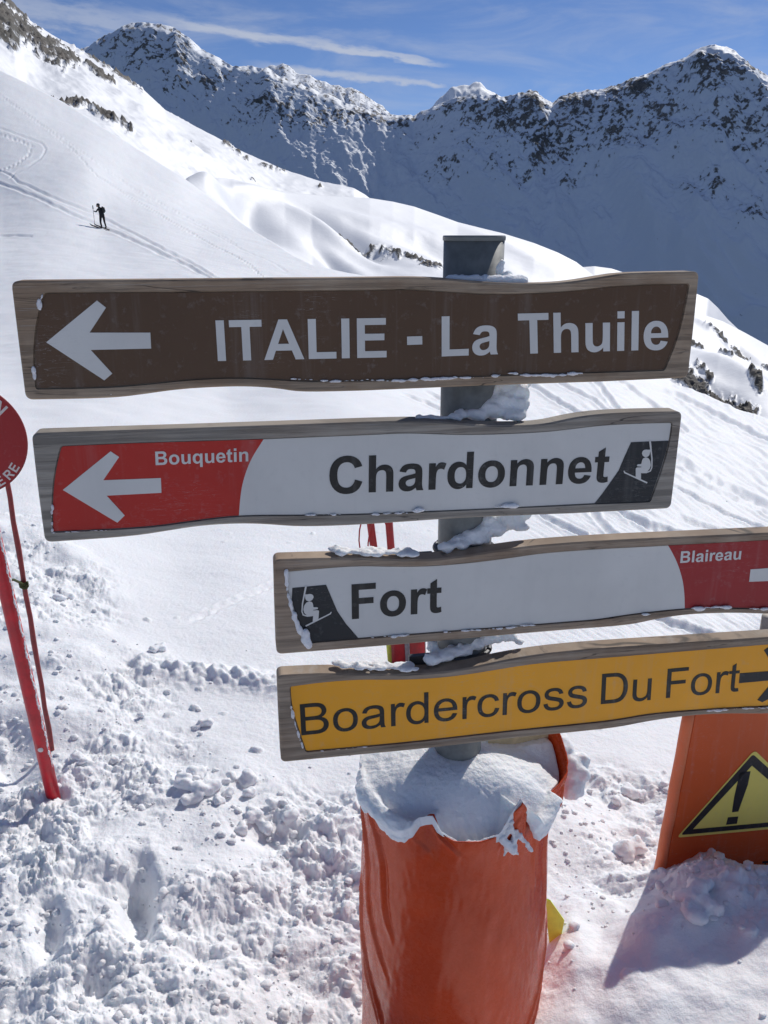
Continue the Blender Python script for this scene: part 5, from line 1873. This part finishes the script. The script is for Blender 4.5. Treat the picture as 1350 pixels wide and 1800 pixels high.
M['thinred'] = simple('deep_red_pole', (.38, .012, .014), .42, .5, 0, .2, 30, .0004)
stick(648, 895, 672, 1075, 4.4, 4.4, .021, 'left one of two dark red poles showing between the Chardonnet and Fort boards')
stick(682, 895, 696, 1075, 4.4, 4.4, .021, 'right one of two dark red poles showing between the Chardonnet and Fort boards')
bm = bmesh.new()
tube(bm, [pt(x, y, 4.38) for x, y in ((648, 880), (638, 905), (632, 932), (631, 950), (633, 966), (640, 1000))], .0040, 8)
tube(bm, [pt(x, y, 4.37) for x, y in ((664, 890), (656, 912), (650, 935), (647, 955), (647, 975), (650, 1010))], .0040, 8)
tube(bm, [pt(x, y, 4.39) for x, y in ((672, 900), (680, 925), (684, 948), (690, 965))], .006, 8)
o = bm_obj('strap_loop', bm, M['thinred'], None, True)
tag(o, 'thin red loops of cord hanging beside the poles behind the boards', 'cord')
gear = empty('rescue_bag', pt(705, 1215, GD - .08), 'upright red bag with yellow green edge and grey strap, behind the amber board', 'bag')


def upright(name, x0, x1, x0b, x1b, ytop, D, mat, th, bul=.0):
    """soft upright strip between pixel columns, from the top row to the snow"""
    bm = bmesh.new()
    n = 14
    rowsF, rowsB = [], []
    for k in range(n + 1):
        t = k / n
        y = ytop + (1185 - ytop) * t
        xa, xb = x0 + (x0b - x0) * t, x1 + (x1b - x1) * t
        A, B = [], []
        for j in range(9):
            s = j / 8
            b_ = bul * math.sin(math.pi * s) * (1 if 0 < t < 1 else .4) + .003 * math.sin(9 * t + j)
            p = pt(xa + (xb - xa) * s, y, D)
            A.append(bm.verts.new(p + Vector((0, -b_, 0))))
            B.append(bm.verts.new(p + Vector((0, th + b_, 0))))
        rowsF.append(A)
        rowsB.append(B)
    for R in (rowsF, rowsB):
        for a, b in zip(R, R[1:]):
            for j in range(8):
                bm.faces.new((a[j], a[j + 1], b[j + 1], b[j]))
    for a, b in zip((rowsF[0], rowsF[-1]), (rowsB[0], rowsB[-1])):
        for j in range(8):
            bm.faces.new((a[j], a[j + 1], b[j + 1], b[j]))
    for j in (0, 8):
        for k in range(n):
            bm.faces.new((rowsF[k][j], rowsF[k + 1][j], rowsB[k + 1][j], rowsB[k][j]))
    return bm_obj(name, bm, mat, gear, True)


upright('yellow_edge', 664, 682, 684, 704, 985, GD - .06, M['gear_yellow'], .03, .004)
upright('red_panel', 680, 742, 690, 748, 990, GD - .08, M['gear_red'], .06, .02)
upright('strap', 704, 714, 714, 722, 990, GD - .104, M['gear_grey'], .004, .001)
upright('white_edge', 739, 743, 746, 750, 990, GD - .07, M['white'], .03, .001)
bm = bmesh.new()
bmesh.ops.create_uvsphere(bm, u_segments=16, v_segments=10, radius=1, matrix=Matrix.Translation(pt(707, 979, GD - .05)) @ Matrix.Diagonal((.034, .03, .020, 1)))
bm_obj('yellow_top', bm, M['gear_yellow'], gear, True)

# yellow plastic tab in the snow right of the pad
bm = bmesh.new()
M['tab'] = simple('yellow_plastic', (.75, .95, .10), .4, .5, 0, .1, 40, .0008)
tp = [pt(968, 1584, 1.76), pt(978, 1598, 1.755), pt(992, 1618, 1.75), pt(986, 1650, 1.74)]
bp_ = [pt(958, 1580, 1.76), pt(960, 1600, 1.755), pt(962, 1625, 1.75), pt(966, 1660, 1.74)]
fr = [[bm.verts.new(q + Vector((0, o_, 0))) for q in L] for L in (tp, bp_) for o_ in (0, .004)]
for A, B in ((fr[0], fr[2]), (fr[1], fr[3]), (fr[0], fr[1]), (fr[2], fr[3])):
    for i in range(3):
        bm.faces.new((A[i], A[i + 1], B[i + 1], B[i]))
o = bm_obj('yellow_tab', bm, M['tab'], None)
tag(o, 'bent yellow plastic strip sticking out of the snow at the right foot of the pad', 'strip')

# ================================================================== CLODS OF SNOW
clod_meshes = []
for k in range(10):
    bm = bmesh.new()
    bmesh.ops.create_icosphere(bm, subdivisions=3 if k < 4 else 2, radius=1.0)
    off = Vector((k * 7.3, k * 3.1, k * 5.7))
    for v in bm.verts:
        n = v.co.normalized()
        r = 1 + .5 * mnoise.noise(n * 1.3 + off) + .40 * mnoise.noise(n * 3.1 + off) + .25 * mnoise.noise(n * 7 + off)
        v.co = n * r
        v.co.z *= .8
    me = bpy.data.meshes.new('clod_shape')
    bm.to_mesh(me)
    bm.free()
    for p in me.polygons:
        p.use_smooth = True
    me.materials.append(M['snow_near'])
    clod_meshes.append(me)


def cluster(name, label, specs, vox=.006, disp=.007, group='clods of snow lying on the slope'):
    sp = []
    rs = random.Random(len(specs) * 7 + int(specs[0][0]))
    for px, py, rpx in specs:
        g = ground_at(px, py)
        m = rpx / FPX * math.hypot(g.y, H - g.z) * .9
        for k in range(7):
            d = Vector((rs.uniform(-1, 1), rs.uniform(-1, 1), rs.uniform(-.1, 1.1)))
            sp.append((g + d * m * .55, m * rs.uniform(.35, .62), (1, 1, .95)))
    return tag(blob_cloud(name, sp, M['snow_near'], None, vox, disp), label, 'snow clod', group)


cluster('snow_clod', 'single snow clod on the smooth snow left of the Fort board', [(268, 1146, 13), (283, 1142, 15)], .008, .006)
cluster('snow_clod', 'double snow clod on smooth snow left of the amber board', [(345, 1282, 11), (363, 1276, 15), (352, 1292, 8)], .007, .006)
cluster('snow_clod', 'biggest craggy snow heap midway between the red pole and the pad', [(322, 1382, 20), (345, 1365, 22), (372, 1390, 22), (352, 1400, 22), (330, 1410, 16), (385, 1412, 16)], .007, .008)
cluster('snow_clod', 'craggy snow heap just right of the biggest heap, below the amber board', [(410, 1370, 16), (432, 1376, 20), (436, 1400, 16), (400, 1400, 14)], .007, .008)
cluster('snow_clod', 'broad low snow heap left of the orange pad', [(445, 1440, 20), (480, 1420, 18), (510, 1436, 18), (425, 1460, 16), (465, 1462, 18)], .007, .008)
cluster('snow_clod', 'snow lump beside the thin red pole foot', [(132, 1335, 15), (146, 1345, 11)], .007, .006)
cluster('snow_clod', 'upper pair of bluish snow lumps between the pad and the warning panel', [(1105, 1395, 20), (1125, 1402, 16), (1080, 1410, 13)], .008, .007)
cluster('snow_clod', 'lower pair of bluish snow lumps between the pad and the warning panel', [(1093, 1500, 20), (1122, 1496, 22), (1105, 1512, 14)], .008, .007)
cluster('snow_clod', 'rounded snow boulder in front of the left corner of the warning panel', [(1205, 1580, 26), (1235, 1572, 28), (1220, 1610, 24), (1250, 1600, 24)], .009, .008)
cluster('snow_clod', 'far snow clod on the edge of the rubble, above the knotted cord', [(106, 1055, 14), (118, 1053, 15)], .010, .008)

# loose crumbs: thousands, nobody could count them
rs = np.random.default_rng(3)
Vs, Fs, nv = [], [], 0
tmpl = []
for me in clod_meshes[4:]:
    v = np.array([x.co[:] for x in me.vertices])
    f = np.array([p.vertices[:] for p in me.polygons])
    tmpl.append((v, f))
n_try = 4000
pxs = rs.uniform(-80, 1430, n_try)
pys = 880 + 960 * rs.random(n_try) ** .8
cc = rbf_eval(fitC, pxs / 1000, pys / 1000)
keep = rs.random(n_try) < np.where(cc > .35, np.clip(cc, .0, 1) * .85, .02)
for x, y in zip(pxs[keep], pys[keep]):
    g = ground_at(x, y)
    if g.y > 9:
        continue
    size = .003 + .013 * rs.random() ** 5
    v, f = tmpl[rs.integers(len(tmpl))]
    a = rs.uniform(0, 2 * np.pi)
    ca, sa = math.cos(a), math.sin(a)
    q = v @ np.array([[ca, sa, 0], [-sa, ca, 0], [0, 0, 1]]) * size * np.array([1, rs.uniform(.7, 1.1), rs.uniform(.7, 1.1)])
    Vs.append(q + np.array([g.x, g.y, g.z + size * .25]))
    Fs.append(f + nv)
    nv += len(v)
o = mesh_np('snow_crumbs', np.concatenate(Vs), np.concatenate(Fs), M['snow_near'])
tag(o, kind='stuff', label='loose crumbs of snow strewn over the trodden snow')

# ================================================================== FAR SKIER
gs = ground_at(181, 403)
M['cloth'] = simple('black_ski_clothes', (.018, .018, .022), .75, .3, 0, .3, 20)
M['pack'] = simple('grey_backpack', (.035, .036, .04), .7, .3)
M['skin'] = simple('skin', (.45, .28, .20), .6)
person = empty('person', gs, 'far skier in black with backpack and raised pole, standing on the slope', 'person')
S = 1.0
J = {
    'pelvis': ((0, 0, .93), .16), 'waist': ((-.03, .02, 1.10), .145), 'chest': ((-.10, .03, 1.30), .17), 'neck': ((-.15, .02, 1.49), .07), 'head': ((-.20, 0, 1.60), .085), 'crown': ((-.215, -.01, 1.72), .06),
    'hipL': ((-.09, -.06, .88), .11), 'kneeL': ((-.11, -.14, .48), .075), 'ankL': ((-.06, -.10, .10), .055), 'toeL': ((-.20, -.22, .05), .05),
    'hipR': ((.09, .05, .88), .11), 'kneeR': ((.13, .03, .48), .075), 'ankR': ((.22, .04, .10), .055), 'toeR': ((.10, -.09, .05), .05),
    'shL': ((-.20, -.10, 1.40), .075), 'elL': ((-.33, -.20, 1.18), .05), 'haL': ((-.50, -.24, 1.24), .04),
    'shR': ((-.02, .17, 1.38), .075), 'elR': ((.06, .12, 1.12), .05), 'haR': ((-.10, -.04, 1.02), .04),
}
E_ = [('pelvis', 'waist'), ('waist', 'chest'), ('chest', 'neck'), ('neck', 'head'), ('head', 'crown'), ('pelvis', 'hipL'), ('hipL', 'kneeL'), ('kneeL', 'ankL'), ('ankL', 'toeL'),
      ('pelvis', 'hipR'), ('hipR', 'kneeR'), ('kneeR', 'ankR'), ('ankR', 'toeR'), ('chest', 'shL'), ('shL', 'elL'), ('elL', 'haL'), ('chest', 'shR'), ('shR', 'elR'), ('elR', 'haR')]
names = list(J)
me = bpy.data.meshes.new('body')
me.from_pydata([J[n][0] for n in names], [(names.index(a), names.index(b)) for a, b in E_], [])
body = bpy.data.objects.new('body', me)
COL.objects.link(body)
body.parent = person
me.materials.append(M['cloth'])
mod = body.modifiers.new('skin', 'SKIN')
for i, n in enumerate(names):
    me.skin_vertices[0].data[i].radius = (J[n][1], J[n][1])
    me.skin_vertices[0].data[i].use_root = (n == 'pelvis')
ms_ = body.modifiers.new('round', 'SUBSURF')
ms_.levels = ms_.render_levels = 2


def pbox(name, c, s, mat, rot=None, bev=.03):
    bm = bmesh.new()
    box(bm, Vector(c) + gs, s, rot)
    bmesh.ops.bevel(bm, geom=bm.edges[:], offset=bev, segments=2, affect='EDGES')
    return bm_obj(name, bm, mat, person, True)


pbox('backpack', (.10, .10, 1.33), (.24, .30, .44), M['pack'], Matrix.Rotation(-.25, 3, 'Y'), .07)
bm = bmesh.new()
bmesh.ops.create_uvsphere(bm, u_segments=16, v_segments=10, radius=.125, matrix=Matrix.Translation(gs + Vector((-.205, 0, 1.66))) @ Matrix.Diagonal((1.05, .95, .95, 1)))
bm_obj('helmet', bm, M['pack'], person, True)
bm = bmesh.new()
bmesh.ops.create_uvsphere(bm, u_segments=12, v_segments=8, radius=.085, matrix=Matrix.Translation(gs + Vector((-.26, -.045, 1.585))))
bm_obj('face', bm, M['skin'], person, True)
for hx, hy, hz, tz in ((-.52, -.25, .05, 1.52), (-.12, -.08, .06, 1.06)):
    bm = bmesh.new()
    tube(bm, [gs + Vector((hx + .01, hy, hz - .2)), gs + Vector((hx, hy, tz))], .014, 8)
    tube(bm, [gs + Vector((hx, hy, tz - .16)), gs + Vector((hx, hy, tz + (.10 if tz > 1.3 else 0)))], .034, 8)
    bm_obj('ski_pole', bm, M['pack'], person, True)
for sx, sy in ((-.12, -.16), (.16, -.02)):
    bm = bmesh.new()
    c = gs + Vector((sx, sy, .03))
    d = Vector((.70, .60, -.32)).normalized()
    tube(bm, [c - d * .85 + Vector((0, 0, .07)), c - d * .72, c + d * .75], [.02, .045, .04], 8)
    bm_obj('ski', bm, M['pack'], person, True)
